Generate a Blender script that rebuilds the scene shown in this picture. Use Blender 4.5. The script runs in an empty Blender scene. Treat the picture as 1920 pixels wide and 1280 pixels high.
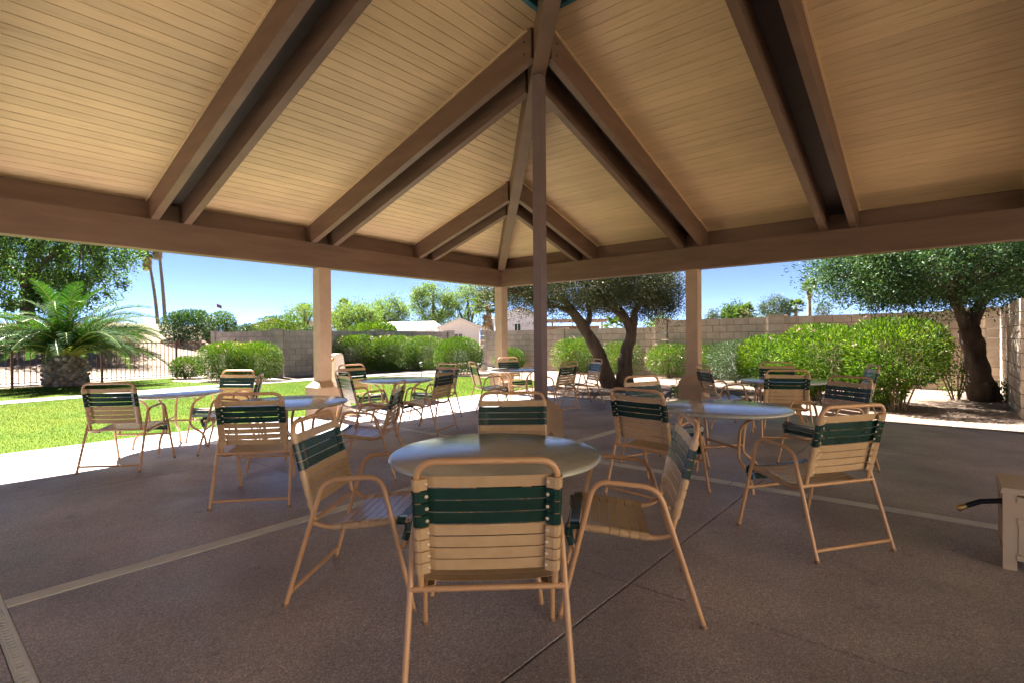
import bpy, math, random
import numpy as np
from mathutils import Vector, Matrix

R = math.radians
SC = bpy.context.scene
COL = SC.collection

# ------------------------------------------------------------------ camera, sky, sun, exposure
cd = bpy.data.cameras.new('camera'); CAM = bpy.data.objects.new('camera', cd); COL.objects.link(CAM)
cd.sensor_width = 36.0; cd.lens = 977.4 / 1920 * 36; cd.clip_start = 0.05; cd.clip_end = 9000
CAM.location = (0, 0, 1.35)
CAM.rotation_euler = (R(90) - 4.85 / 977.4, 0.00763, 0)
SC.camera = CAM

SUN_AZ, SUN_EL = R(-42), R(51)            # azimuth from +Y towards +X, elevation
SDIR = Vector((math.sin(SUN_AZ) * math.cos(SUN_EL), math.cos(SUN_AZ) * math.cos(SUN_EL), math.sin(SUN_EL)))
W = bpy.data.worlds.new('World'); SC.world = W; W.use_nodes = True
nt = W.node_tree; bg = nt.nodes['Background']
sky = nt.nodes.new('ShaderNodeTexSky'); sky.sky_type = 'NISHITA'; sky.sun_disc = False
sky.sun_elevation = SUN_EL; sky.sun_rotation = SUN_AZ; sky.air_density = 0.14; sky.dust_density = 0.0; sky.ozone_density = 3.5
nt.links.new(sky.outputs[0], bg.inputs[0]); bg.inputs[1].default_value = 0.05
sl = bpy.data.lights.new('sun', 'SUN'); sl.energy = 5.0; sl.angle = R(0.53); sl.color = (1.0, 0.95, 0.87)
SUN = bpy.data.objects.new('sun', sl); COL.objects.link(SUN)
SUN.rotation_euler = SDIR.to_track_quat('Z', 'Y').to_euler()
vs = SC.view_settings; vs.view_transform = 'Standard'; vs.look = 'None'; vs.gamma = 1.0; vs.exposure = 3.22
vs.use_curve_mapping = False
cy = SC.cycles
cy.max_bounces = 10; cy.diffuse_bounces = 6; cy.glossy_bounces = 4; cy.transmission_bounces = 6; cy.transparent_max_bounces = 8
cy.use_denoising = True
try: cy.denoiser = 'OPENIMAGEDENOISE'
except Exception: pass
cy.sample_clamp_indirect = 6.0
cy.caustics_reflective = False; cy.caustics_refractive = False

# ------------------------------------------------------------------ frame of the pavilion
TH = 0.6974
U = Vector((math.sin(TH), math.cos(TH))); V = Vector((-math.cos(TH), math.sin(TH))); K = Vector((-0.254, 12.992))
RZ = math.pi / 2 - TH
BAY = 4.79; HALF = 7.185
def uv(u, v): return K + u * U + v * V
CEN = uv(-HALF, -HALF)
def bear(r, d): return Vector((r * d, d))       # r = sideways metres per metre ahead of the viewpoint

# ------------------------------------------------------------------ materials
MATS = {}
def nodes(name):
    m = bpy.data.materials.new(name); m.use_nodes = True
    return m, m.node_tree, m.node_tree.nodes['Principled BSDF']
def N(t, kind, **kw):
    n = t.nodes.new(kind)
    for k, v in kw.items(): setattr(n, k, v)
    return n
def ramp(t, src, stops):
    r = N(t, 'ShaderNodeValToRGB'); e = r.color_ramp.elements
    e[0].position, e[0].color = stops[0][0], (*stops[0][1], 1)
    e[1].position, e[1].color = stops[-1][0], (*stops[-1][1], 1)
    for p, c in stops[1:-1]:
        x = e.new(p); x.color = (*c, 1)
    t.links.new(src, r.inputs[0]); return r.outputs[0]
def mat(name, c1, c2=None, scale=6.0, rough=0.6, bump=0.0, bscale=None, spec=0.4, stretch=(1, 1, 1), detail=5, objvar=0.0, metal=0.0, coat=0.0):
    m, t, b = nodes(name); L = t.links
    b.inputs['Roughness'].default_value = rough; b.inputs['Specular IOR Level'].default_value = spec
    b.inputs['Metallic'].default_value = metal; b.inputs['Coat Weight'].default_value = coat
    tc = N(t, 'ShaderNodeTexCoord'); mp = N(t, 'ShaderNodeMapping'); mp.inputs['Scale'].default_value = stretch
    L.new(tc.outputs['Object'], mp.inputs[0])
    if objvar:
        oi = N(t, 'ShaderNodeObjectInfo'); vm = N(t, 'ShaderNodeVectorMath', operation='SCALE'); cx = N(t, 'ShaderNodeCombineXYZ')
        for i in range(3): L.new(oi.outputs['Random'], cx.inputs[i])
        vm.inputs['Scale'].default_value = 37.0; L.new(cx.outputs[0], vm.inputs[0]); L.new(vm.outputs[0], mp.inputs['Location'])
    no = N(t, 'ShaderNodeTexNoise'); no.inputs['Scale'].default_value = scale; no.inputs['Detail'].default_value = detail
    L.new(mp.outputs[0], no.inputs['Vector'])
    col = ramp(t, no.outputs['Fac'], [(0.33, c1), (0.68, c2 or c1)])
    if objvar:
        mr = N(t, 'ShaderNodeMapRange'); mr.inputs['To Min'].default_value = 1 - objvar; mr.inputs['To Max'].default_value = 1 + objvar
        L.new(oi.outputs['Random'], mr.inputs[0])
        hs = N(t, 'ShaderNodeHueSaturation'); L.new(mr.outputs[0], hs.inputs['Value']); L.new(col, hs.inputs['Color']); col = hs.outputs[0]
    L.new(col, b.inputs['Base Color'])
    if bump:
        bn = N(t, 'ShaderNodeTexNoise'); bn.inputs['Scale'].default_value = bscale or scale * 4; bn.inputs['Detail'].default_value = 6
        L.new(mp.outputs[0], bn.inputs['Vector'])
        bu = N(t, 'ShaderNodeBump'); bu.inputs['Strength'].default_value = bump; bu.inputs['Distance'].default_value = 0.02
        L.new(bn.outputs['Fac'], bu.inputs['Height']); L.new(bu.outputs[0], b.inputs['Normal'])
    MATS[name] = m; return m

def leafmat(name, c1, c2, c3, rough=0.45, trans=0.35, tcol=None, spec=0.35):
    m, t, b = nodes(name); L = t.links
    g = N(t, 'ShaderNodeNewGeometry')
    col = ramp(t, g.outputs['Random Per Island'], [(0.0, c1), (0.55, c2), (1.0, c3)])
    pn = N(t, 'ShaderNodeTexNoise'); pn.inputs['Scale'].default_value = 1.9; pn.inputs['Detail'].default_value = 4; L.new(g.outputs['Position'], pn.inputs['Vector'])
    pr_ = ramp(t, pn.outputs['Fac'], [(.3, (.62, .70, .75)), (.52, (1, 1, 1)), (.72, (1.38, 1.14, .95))])
    pm_ = N(t, 'ShaderNodeMix', data_type='RGBA', blend_type='MULTIPLY'); pm_.inputs[0].default_value = 1.0; L.new(col, pm_.inputs[6]); L.new(pr_, pm_.inputs[7]); col = pm_.outputs[2]
    L.new(col, b.inputs['Base Color']); b.inputs['Roughness'].default_value = rough; b.inputs['Specular IOR Level'].default_value = spec
    tr = N(t, 'ShaderNodeBsdfTranslucent'); mx = N(t, 'ShaderNodeMixShader'); mx.inputs[0].default_value = trans
    mc = N(t, 'ShaderNodeMix', data_type='RGBA', blend_type='MULTIPLY'); mc.inputs[0].default_value = 1.0
    mc.inputs[7].default_value = (*(tcol or (1.6, 1.7, 0.7)), 1); L.new(col, mc.inputs[6]); L.new(mc.outputs[2], tr.inputs[0])
    L.new(b.outputs[0], mx.inputs[1]); L.new(tr.outputs[0], mx.inputs[2])
    L.new(mx.outputs[0], t.nodes['Material Output'].inputs[0]); MATS[name] = m; return m

def dry_patches(m):
    """blend worn, yellowed areas into a lawn by place"""
    t = m.node_tree; b = t.nodes['Principled BSDF']; L = t.links
    g = N(t, 'ShaderNodeNewGeometry'); n = N(t, 'ShaderNodeTexNoise'); n.inputs['Scale'].default_value = .55; n.inputs['Detail'].default_value = 5
    L.new(g.outputs['Position'], n.inputs['Vector'])
    f = ramp(t, n.outputs['Fac'], [(.45, (1, 1, 1)), (.68, (1.75, 1.12, 1.6))])
    for sock in [b.inputs['Base Color']] + [x.inputs[0] for x in t.nodes if x.type == 'BSDF_TRANSLUCENT']:
        src = sock.links[0].from_socket; mx = N(t, 'ShaderNodeMix', data_type='RGBA', blend_type='MULTIPLY'); mx.inputs[0].default_value = 1
        L.new(src, mx.inputs[6]); L.new(f, mx.inputs[7]); L.new(mx.outputs[2], sock)

def speckle(name, base, cells, scale, rough, stain, bump=0.25, spec=0.4, flecks=None):
    """aggregate / gravel: small stones of mixed colours with larger dull stains"""
    m, t, b = nodes(name); L = t.links
    tc = N(t, 'ShaderNodeTexCoord')
    vo = N(t, 'ShaderNodeTexVoronoi'); vo.inputs['Scale'].default_value = scale; L.new(tc.outputs['Object'], vo.inputs['Vector'])
    sx = N(t, 'ShaderNodeSeparateColor'); L.new(vo.outputs['Color'], sx.inputs[0])
    c = ramp(t, sx.outputs[0], cells)
    n1 = N(t, 'ShaderNodeTexNoise'); n1.inputs['Scale'].default_value = 0.9; n1.inputs['Detail'].default_value = 7; L.new(tc.outputs['Object'], n1.inputs['Vector'])
    st = ramp(t, n1.outputs['Fac'], [(0.3, stain[0]), (0.7, stain[1])])
    mu = N(t, 'ShaderNodeMix', data_type='RGBA', blend_type='MULTIPLY'); mu.inputs[0].default_value = 1.0
    L.new(c, mu.inputs[6]); L.new(st, mu.inputs[7])
    mx = N(t, 'ShaderNodeMix', data_type='RGBA'); mx.inputs[0].default_value = 0.45; mx.inputs[6].default_value = (*base, 1)
    L.new(mu.outputs[2], mx.inputs[7])
    m2 = N(t, 'ShaderNodeMix', data_type='RGBA', blend_type='MULTIPLY'); m2.inputs[0].default_value = 0.8
    L.new(mx.outputs[2], m2.inputs[6]); L.new(st, m2.inputs[7])
    n3 = N(t, 'ShaderNodeTexNoise'); n3.inputs['Scale'].default_value = 4.5; n3.inputs['Detail'].default_value = 5; n3.inputs['Roughness'].default_value = .65; L.new(tc.outputs['Object'], n3.inputs['Vector'])
    sp_ = ramp(t, n3.outputs['Fac'], [(.30, (.70, .69, .70)), (.40, (1, 1, 1)), (.64, (1, 1, 1)), (.74, (1.14, 1.12, 1.10))])
    m3 = N(t, 'ShaderNodeMix', data_type='RGBA', blend_type='MULTIPLY'); m3.inputs[0].default_value = 1.0; L.new(m2.outputs[2], m3.inputs[6]); L.new(sp_, m3.inputs[7])
    out = m3.outputs[2]
    L.new(out, b.inputs['Base Color'])
    n2 = N(t, 'ShaderNodeTexNoise'); n2.inputs['Scale'].default_value = 2.3; n2.inputs['Detail'].default_value = 6; L.new(tc.outputs['Object'], n2.inputs['Vector'])
    mr = N(t, 'ShaderNodeMapRange'); mr.inputs['From Min'].default_value = 0.35; mr.inputs['From Max'].default_value = 0.65
    mr.inputs['To Min'].default_value = rough - 0.12; mr.inputs['To Max'].default_value = rough + 0.12
    L.new(n2.outputs['Fac'], mr.inputs[0]); L.new(mr.outputs[0], b.inputs['Roughness']); b.inputs['Specular IOR Level'].default_value = spec
    bu = N(t, 'ShaderNodeBump'); bu.inputs['Strength'].default_value = bump; bu.inputs['Distance'].default_value = 0.01
    L.new(vo.outputs['Distance'], bu.inputs['Height']); bu.invert = True; L.new(bu.outputs[0], b.inputs['Normal'])
    MATS[name] = m; return m

speckle('aggregate', (.41, .382, .405), [(0, (.065, .058, .064)), (.45, (.36, .33, .35)), (.8, (.53, .50, .52)), (.94, (.92, .90, .90))], 170, .44,
        ((.66, .65, .66), (1.16, 1.12, 1.08)), bump=.22, spec=.5)
speckle('gravel', (.20, .145, .11), [(0, (.07, .047, .038)), (.5, (.205, .15, .115)), (1, (.42, .33, .27))], 26, .9, ((.78, .76, .74), (1.1, 1.08, 1.05)), bump=1.0, spec=.2)
speckle('sand', (.20, .15, .115), [(0, (.125, .09, .068)), (.5, (.20, .15, .115)), (1, (.28, .22, .17))], 9, .95, ((.75, .73, .7), (1.1, 1.08, 1.05)), bump=.5, spec=.1)
mat('concrete', (.20, .188, .172), (.27, .252, .232), 3.5, .8, .15, 60)
mat('strip_concrete', (.60, .62, .61), (.74, .75, .73), 5, .7, .12, 60)
mat('joint', (.085, .072, .072), rough=.95)
mat('galvanised', (.72, .75, .76), (.84, .86, .87), 12, .5, .02, 60, metal=.0)
mat('slot_dark', (.012, .012, .012), rough=.9)
mat('lawn_soil', (.036, .074, .004), (.072, .098, .009), .7, .95, .12, 220, spec=.05)
leafmat('grass', (.032, .070, .004), (.050, .092, .006), (.082, .112, .012), rough=.8, trans=.3, spec=.08)
dry_patches(MATS['grass'])
mat('beam_paint', (.128, .074, .047), (.165, .098, .064), 3.0, .55, .05, 40, stretch=(.4, .4, 3), objvar=.05)
mat('dark_brown', (.05, .036, .032), (.065, .047, .042), 4, .6)
mat('pole_paint', (.14, .098, .092), (.165, .115, .108), 6, .45, .02, 60)
mat('stucco', (.40, .28, .19), (.46, .325, .222), 5, .85, .25, 160)
mat('teal_paint', (.02, .12, .15), (.03, .15, .18), 5, .5)
mat('shingle', (.16, .11, .09), (.24, .17, .14), 8, .9, .4, 30)
mat('chair_metal', (.50, .29, .15), (.53, .31, .165), 9, .36, .01, 90, spec=.5, objvar=.05)
mat('strap_tan', (.46, .315, .18), (.51, .355, .21), 20, .27, .02, 200, spec=.5, objvar=.06)
mat('strap_green', (.008, .034, .028), (.011, .044, .036), 20, .26, .02, 200, spec=.5, objvar=.12)
mat('foot_plastic', (.26, .15, .085), rough=.6)
mat('rivet', (.62, .50, .38), rough=.35)
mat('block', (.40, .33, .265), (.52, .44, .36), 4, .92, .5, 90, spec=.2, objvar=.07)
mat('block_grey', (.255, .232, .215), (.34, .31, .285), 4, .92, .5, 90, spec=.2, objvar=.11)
mat('mortar', (.19, .155, .13), rough=.95)
mat('fence_iron', (.155, .06, .045), (.19, .08, .055), 12, .6)
mat('bark', (.055, .038, .03), (.125, .09, .07), 7, .95, 1.0, 16, stretch=(1, 1, .3))
mat('palm_bark', (.13, .10, .08), (.27, .22, .18), 5, .95, .8, 22)
mat('boot', (.15, .11, .085), (.34, .31, .29), 6, .9, .5, 30, objvar=.35)
mat('boot_cut', (.32, .19, .10), (.46, .30, .18), 15, .85)
mat('frond_stem', (.30, .33, .06), (.38, .38, .09), 4, .5)
mat('resin', (.50, .40, .29), (.55, .44, .32), 4, .5, .03, 120)
mat('hose_rubber', (.012, .012, .016), rough=.4)
mat('brass', (.55, .36, .11), (.62, .42, .15), 14, .35, metal=.9)
mat('white_plastic', (.72, .68, .62), (.78, .74, .68), 4, .5)
mat('grey_plastic', (.48, .46, .45), (.54, .52, .50), 5, .6)
mat('black_metal', (.03, .03, .03), rough=.5)
mat('amber', (.75, .30, .05), rough=.25)
mat('lens_glass', (.6, .6, .56), rough=.2)
mat('siding', (.72, .69, .66), (.77, .74, .71), 3, .7)
mat('siding_grey', (.62, .61, .61), (.67, .66, .66), 3, .7)
mat('white_trim', (.78, .77, .74), rough=.5)
mat('white_roof', (.72, .71, .69), (.78, .77, .75), 2, .6)
mat('tan_wall', (.42, .28, .19), (.48, .33, .22), 3, .8)
mat('yellow_wall', (.55, .38, .16), (.60, .42, .18), 3, .8)
mat('dark_roof', (.10, .10, .11), (.15, .15, .16), 5, .85)
mat('window_glass', (.03, .045, .05), rough=.08, spec=.6)
mat('flag_red', (.10, .012, .016), (.16, .13, .15), 3, .8, stretch=(.2, .2, 2.5))
mat('hill', (.022, .021, .021), (.036, .033, .031), .02, 1.0)
mat('stem', (.14, .10, .06), (.22, .17, .11), 9, .9)
mat('dead_twig', (.22, .17, .13), (.32, .27, .22), 9, .95)
leafmat('oleander', (.026, .062, .008), (.050, .105, .010), (.15, .215, .016), trans=.26, spec=.15, rough=.6)
leafmat('privet', (.025, .06, .008), (.048, .10, .010), (.13, .19, .02), trans=.24, spec=.15, rough=.6)
leafmat('olive', (.035, .045, .022), (.055, .07, .033), (.09, .10, .055), trans=.18, tcol=(1.4, 1.3, .7), spec=.15, rough=.6)
leafmat('tree_dark', (.016, .045, .017), (.036, .085, .030), (.10, .155, .065), trans=.18, spec=.18, rough=.55)
leafmat('broadleaf', (.03, .07, .02), (.05, .105, .03), (.10, .165, .05), trans=.45, spec=.12, rough=.6)
leafmat('sage', (.085, .105, .045), (.14, .155, .07), (.21, .22, .11), trans=.2)
leafmat('wispy', (.065, .105, .035), (.095, .145, .05), (.145, .20, .075), trans=.42, spec=.1, rough=.7)
leafmat('pine', (.03, .06, .03), (.05, .09, .045), (.08, .13, .06), trans=.15)
leafmat('palm_leaf', (.018, .055, .012), (.030, .082, .017), (.055, .115, .026), rough=.8, trans=.2, spec=.04)
leafmat('fan_leaf', (.035, .07, .018), (.06, .10, .026), (.11, .14, .045), trans=.25, spec=.08, rough=.7)
leafmat('dry_leaf', (.25, .17, .09), (.34, .25, .14), (.42, .33, .2), trans=.2)
leafmat('petal', (.48, .30, .29), (.60, .42, .39), (.66, .54, .50), trans=.3, tcol=(1, .8, .8))

# ceiling boards: paint with long dark weather streaks running along each board
def ceiling_mat():
    m, t, b = nodes('ceiling_paint'); L = t.links
    tc = N(t, 'ShaderNodeTexCoord'); oi = N(t, 'ShaderNodeObjectInfo')
    mp = N(t, 'ShaderNodeMapping'); mp.inputs['Scale'].default_value = (26, 1.5, 26)
    cx = N(t, 'ShaderNodeCombineXYZ'); ml = N(t, 'ShaderNodeMath', operation='MULTIPLY'); ml.inputs[1].default_value = 91.0
    L.new(oi.outputs['Random'], ml.inputs[0]); L.new(ml.outputs[0], cx.inputs[1]); L.new(cx.outputs[0], mp.inputs['Location'])
    L.new(tc.outputs['Object'], mp.inputs[0])
    n1 = N(t, 'ShaderNodeTexNoise'); n1.inputs['Scale'].default_value = 1.0; n1.inputs['Detail'].default_value = 8; n1.inputs['Roughness'].default_value = .7
    L.new(mp.outputs[0], n1.inputs['Vector'])
    n2 = N(t, 'ShaderNodeTexNoise'); n2.inputs['Scale'].default_value = .55; n2.inputs['Detail'].default_value = 3; L.new(tc.outputs['Object'], n2.inputs['Vector'])
    c = ramp(t, n1.outputs['Fac'], [(.28, (.40, .275, .155)), (.38, (.58, .41, .232)), (.48, (.65, .47, .27)), (.78, (.69, .50, .29))])
    c2 = ramp(t, n2.outputs['Fac'], [(.3, (.80, .785, .77)), (.7, (1.08, 1.07, 1.03))])
    mu = N(t, 'ShaderNodeMix', data_type='RGBA', blend_type='MULTIPLY'); mu.inputs[0].default_value = 1; L.new(c, mu.inputs[6]); L.new(c2, mu.inputs[7])
    mr = N(t, 'ShaderNodeMapRange'); mr.inputs['To Min'].default_value = .93; mr.inputs['To Max'].default_value = 1.05; L.new(oi.outputs['Random'], mr.inputs[0])
    hs = N(t, 'ShaderNodeHueSaturation'); L.new(mr.outputs[0], hs.inputs['Value']); L.new(mu.outputs[2], hs.inputs['Color'])
    L.new(hs.outputs[0], b.inputs['Base Color']); b.inputs['Roughness'].default_value = .6; MATS['ceiling_paint'] = m
ceiling_mat()

def table_mat():
    m, t, b = nodes('table_stone'); L = t.links; tc = N(t, 'ShaderNodeTexCoord')
    n1 = N(t, 'ShaderNodeTexNoise'); n1.inputs['Scale'].default_value = 14; n1.inputs['Detail'].default_value = 9; n1.inputs['Roughness'].default_value = .75
    n2 = N(t, 'ShaderNodeTexNoise'); n2.inputs['Scale'].default_value = 3; n2.inputs['Detail'].default_value = 4
    for n in (n1, n2): L.new(tc.outputs['Object'], n.inputs['Vector'])
    c = ramp(t, n1.outputs['Fac'], [(.35, (.44, .465, .43)), (.5, (.49, .51, .47)), (.68, (.54, .55, .50))])
    L.new(c, b.inputs['Base Color'])
    mr = N(t, 'ShaderNodeMapRange'); mr.inputs['To Min'].default_value = .11; mr.inputs['To Max'].default_value = .19; L.new(n2.outputs['Fac'], mr.inputs[0])
    L.new(mr.outputs[0], b.inputs['Roughness']); b.inputs['Specular IOR Level'].default_value = .62; b.inputs['Coat Weight'].default_value = .0; b.inputs['Coat Roughness'].default_value = .08; MATS['table_stone'] = m
table_mat()

# ------------------------------------------------------------------ mesh helpers
class MB:
    def __init__(s): s.v = []; s.f = []; s.sm = []
    def add(s, vs, fs, smooth=False):
        o = len(s.v); s.v += [tuple(p) for p in vs]; s.f += [tuple(i + o for i in f) for f in fs]; s.sm += [smooth] * len(fs)
        return s
    def box(s, c, d, rz=0.0, M=None):
        x, y, z = d[0] / 2, d[1] / 2, d[2] / 2
        P = [Vector((a * x, b * y, e * z)) for e in (-1, 1) for b in (-1, 1) for a in (-1, 1)]
        if M is None: M = Matrix.Rotation(rz, 3, 'Z')
        P = [M @ p + Vector(c) for p in P]
        return s.add(P, [(0, 2, 3, 1), (4, 5, 7, 6), (0, 1, 5, 4), (2, 6, 7, 3), (0, 4, 6, 2), (1, 3, 7, 5)])
    def hexa(s, P): return s.add(P, [(0, 3, 2, 1), (4, 5, 6, 7), (0, 1, 5, 4), (1, 2, 6, 5), (2, 3, 7, 6), (3, 0, 4, 7)])   # bottom ring ccw, top ring ccw
    def prism(s, poly, z0, z1):
        n = len(poly); P = [(x, y, z0) for x, y in poly] + [(x, y, z1) for x, y in poly]
        return s.add(P, [tuple(range(n))[::-1], tuple(range(n, 2 * n))] + [(i, (i + 1) % n, n + (i + 1) % n, n + i) for i in range(n)])
    def tube(s, pts, r, n=8, cap=True):
        pts = [Vector(p) for p in pts]; m = len(pts); rs = r if isinstance(r, (list, tuple)) else [r] * m
        tn = []
        for i in range(m):
            a = pts[max(i - 1, 0)]; b = pts[min(i + 1, m - 1)]; tn.append((b - a).normalized())
        up = Vector((0, 0, 1)) if abs(tn[0].z) < .9 else Vector((1, 0, 0))
        x = tn[0].cross(up).normalized(); V_ = []
        for i in range(m):
            x = (x - tn[i] * x.dot(tn[i])).normalized(); y = tn[i].cross(x)
            for k in range(n):
                a = 2 * math.pi * k / n; V_.append(pts[i] + (x * math.cos(a) + y * math.sin(a)) * rs[i])
        F = [(i * n + k, i * n + (k + 1) % n, (i + 1) * n + (k + 1) % n, (i + 1) * n + k) for i in range(m - 1) for k in range(n)]
        s.add(V_, F, True)
        if cap: s.add(V_[:n], [tuple(range(n))[::-1]]); s.add(V_[-n:], [tuple(range(n))])
        return s
    def lathe(s, prof, n=24, smooth=True, c=(0, 0, 0)):
        V_ = [(c[0] + r * math.cos(2 * math.pi * k / n), c[1] + r * math.sin(2 * math.pi * k / n), c[2] + z) for r, z in prof for k in range(n)]
        F = [(i * n + k, i * n + (k + 1) % n, (i + 1) * n + (k + 1) % n, (i + 1) * n + k) for i in range(len(prof) - 1) for k in range(n)]
        s.add(V_, F, smooth); s.add(V_[:n], [tuple(range(n))[::-1]]); s.add(V_[-n:], [tuple(range(n))]); return s
    def mesh(s, name, m=None):
        me = bpy.data.meshes.new(name); me.from_pydata(s.v, [], s.f); me.polygons.foreach_set('use_smooth', s.sm)
        if m: me.materials.append(MATS[m])
        me.update(); return me
def link(name, me, parent=None, loc=None, rz=None, mw=None):
    o = bpy.data.objects.new(name, me); COL.objects.link(o)
    if parent: o.parent = parent
    if mw is not None: o.matrix_local = mw
    else:
        if loc is not None: o.location = loc
        if rz is not None: o.rotation_euler = (0, 0, rz)
    return o
def part(name, mb, m, parent, loc=None, rz=None): return link(name, mb.mesh(name, m), parent, loc, rz)
def thing(name, label, cat, loc=(0, 0, 0), rz=0.0, group=None):
    o = link(name, None, None, loc if len(loc) == 3 else (loc[0], loc[1], 0), rz); o.empty_display_size = .2
    o['label'] = label; o['category'] = cat
    if group: o['group'] = group
    return o
def tag(o, label=None, cat=None, group=None, kind=None):
    for k, v in (('label', label), ('category', cat), ('group', group), ('kind', kind)):
        if v: o[k] = v
    return o
def roundpoly(pts, rad, n=5):
    pts = [Vector(p) for p in pts]; out = [pts[0]]
    for i in range(1, len(pts) - 1):
        a, b, c = pts[i - 1], pts[i], pts[i + 1]; r = rad[i - 1] if isinstance(rad, (list, tuple)) else rad
        d1 = (a - b).normalized(); d2 = (c - b).normalized(); p, q = b + d1 * r, b + d2 * r
        for k in range(n + 1):
            t = k / n; out.append((1 - t) ** 2 * p + 2 * t * (1 - t) * b + t * t * q)
    out.append(pts[-1]); return out
def npmesh(name, verts, faces, m, smooth=False):
    """quads or triangles straight from numpy arrays"""
    me = bpy.data.meshes.new(name); nv, (nf, k) = len(verts), faces.shape
    me.vertices.add(nv); me.vertices.foreach_set('co', np.ascontiguousarray(verts, dtype=np.float32).ravel())
    me.loops.add(nf * k); me.loops.foreach_set('vertex_index', np.ascontiguousarray(faces, dtype=np.int32).ravel())
    me.polygons.add(nf); me.polygons.foreach_set('loop_start', np.arange(0, nf * k, k, dtype=np.int32))
    me.polygons.foreach_set('loop_total', np.full(nf, k, dtype=np.int32))
    if smooth: me.polygons.foreach_set('use_smooth', np.ones(nf, dtype=bool))
    me.materials.append(MATS[m]); me.update(calc_edges=True); return me
def unit(a): return a / np.maximum(np.linalg.norm(a, axis=1, keepdims=True), 1e-9)
def leaves(name, pos, dirs, L, Wd, m, rng, fold=.25):
    """one pointed, slightly folded blade per position"""
    n = len(pos); d = unit(dirs); r = rng.normal(size=(n, 3)); s = unit(np.cross(d, r)); nn = np.cross(s, d)
    l = (L * rng.uniform(.7, 1.25, n))[:, None]; w = (Wd * rng.uniform(.75, 1.2, n))[:, None] * .5
    v = np.stack([pos, pos + d * l * .48 + s * w + nn * w * fold, pos + d * l, pos + d * l * .48 - s * w + nn * w * fold], 1).reshape(-1, 3)
    return npmesh(name, v, np.arange(4 * n).reshape(n, 4), m)

# ------------------------------------------------------------------ ground
def sstep(a, b, x): t = np.clip((x - a) / (b - a), 0, 1); return t * t * (3 - 2 * t)
FN = np.array([-.862, .507])                       # outwards across the iron fence
FP = np.array([-14.06, 17.84])
def height(x, y):
    e = (np.asarray(x) - FP[0]) * FN[0] + (np.asarray(y) - FP[1]) * FN[1]
    side = sstep(-.49, -.60, np.asarray(x) / np.maximum(np.asarray(y), 12.0))
    h = 2.7 * sstep(2.5, 24, e) * side * (1 - .75 * sstep(50, 160, e))
    h = h + .18 * np.sin(np.asarray(x) * .31) * np.cos(np.asarray(y) * .27) * sstep(4, 12, e) * side
    return h
gx = np.unique(np.concatenate([np.linspace(-70, 70, 141), -np.geomspace(70, 4500, 22), np.geomspace(70, 4500, 22)]))
gy = np.unique(np.concatenate([np.linspace(-40, 110, 151), -np.geomspace(40, 4500, 20), np.geomspace(110, 4500, 20)]))
X, Y = np.meshgrid(gx, gy); Z = height(X, Y) - .05
nx, ny = len(gx), len(gy); idx = np.arange(nx * ny).reshape(ny, nx)
gf = np.stack([idx[:-1, :-1], idx[:-1, 1:], idx[1:, 1:], idx[1:, :-1]], -1).reshape(-1, 4)
tag(link('ground', npmesh('ground', np.stack([X, Y, Z], -1).reshape(-1, 3), gf, 'sand', True)), kind='structure')
def sheet(name, poly, z, m, zb=None):
    mb = MB()
    if zb is None: mb.add([(x, y, z) for x, y in poly], [tuple(range(len(poly)))])
    else: mb.prism([tuple(p) for p in poly], zb, z)
    return tag(link(name, mb.mesh(name, m)), kind='structure')
UVP = lambda pts: [tuple(uv(a, b)) for a, b in pts]
sheet('gravel_bed', UVP([(-20, -14), (10.5, -14), (9.6, 6), (8.5, 12.5), (2, 13.8), (-2.7, 14.1), (-7.4, 13.4), (-20, 11.4)]), -.035, 'gravel')
WALK = [(-20, 5.0), (-16, 5.9), (-12, 7.0), (-8.2, 7.95), (-4, 8.55), (0, 8.6), (4, 8.2), (7, 8.0), (9.5, 8.9)]
def ribbon(pts, w):
    P = [uv(*p) for p in pts]; a, b = [], []
    for i, p in enumerate(P):
        d = (P[min(i + 1, len(P) - 1)] - P[max(i - 1, 0)]).normalized(); n = Vector((-d.y, d.x)) * w / 2; a.append(tuple(p + n)); b.append(tuple(p - n))
    return a + b[::-1]
sheet('walkway', ribbon(WALK, .8), .0, 'concrete', -.1)
LA = UVP([(-20, .33), (.45, .33), (2.4, .6), (3.7, 1.6), (4.1, 3.0), (3.7, 4.8), (2.7, 6.6), (1.6, 7.9), (0, 8.17), (-4, 8.12), (-8.2, 7.52), (-12, 6.57), (-16, 5.45), (-20, 4.55)])
LB = UVP([(-20, 5.45), (-16, 6.35), (-12, 7.45), (-8.2, 8.4), (-4, 8.98), (-2.6, 9.0), (-3.2, 10.4), (-3.6, 12), (-2.9, 13.9), (-5.15, 13.45), (-7.41, 13.2), (-20, 11.4)])
sheet('lawn', LA, -.012, 'lawn_soil'); sheet('lawn', LB, -.012, 'lawn_soil')
def inside(px, py, poly):
    c = np.zeros(len(px), bool); n = len(poly)
    for i in range(n):
        x1, y1 = poly[i]; x2, y2 = poly[i - 1]
        t = (y1 > py) != (y2 > py)
        c ^= t & (px < (x2 - x1) * (py - y1) / ((y2 - y1) if y2 != y1 else 1e-9) + x1)
    return c
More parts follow.
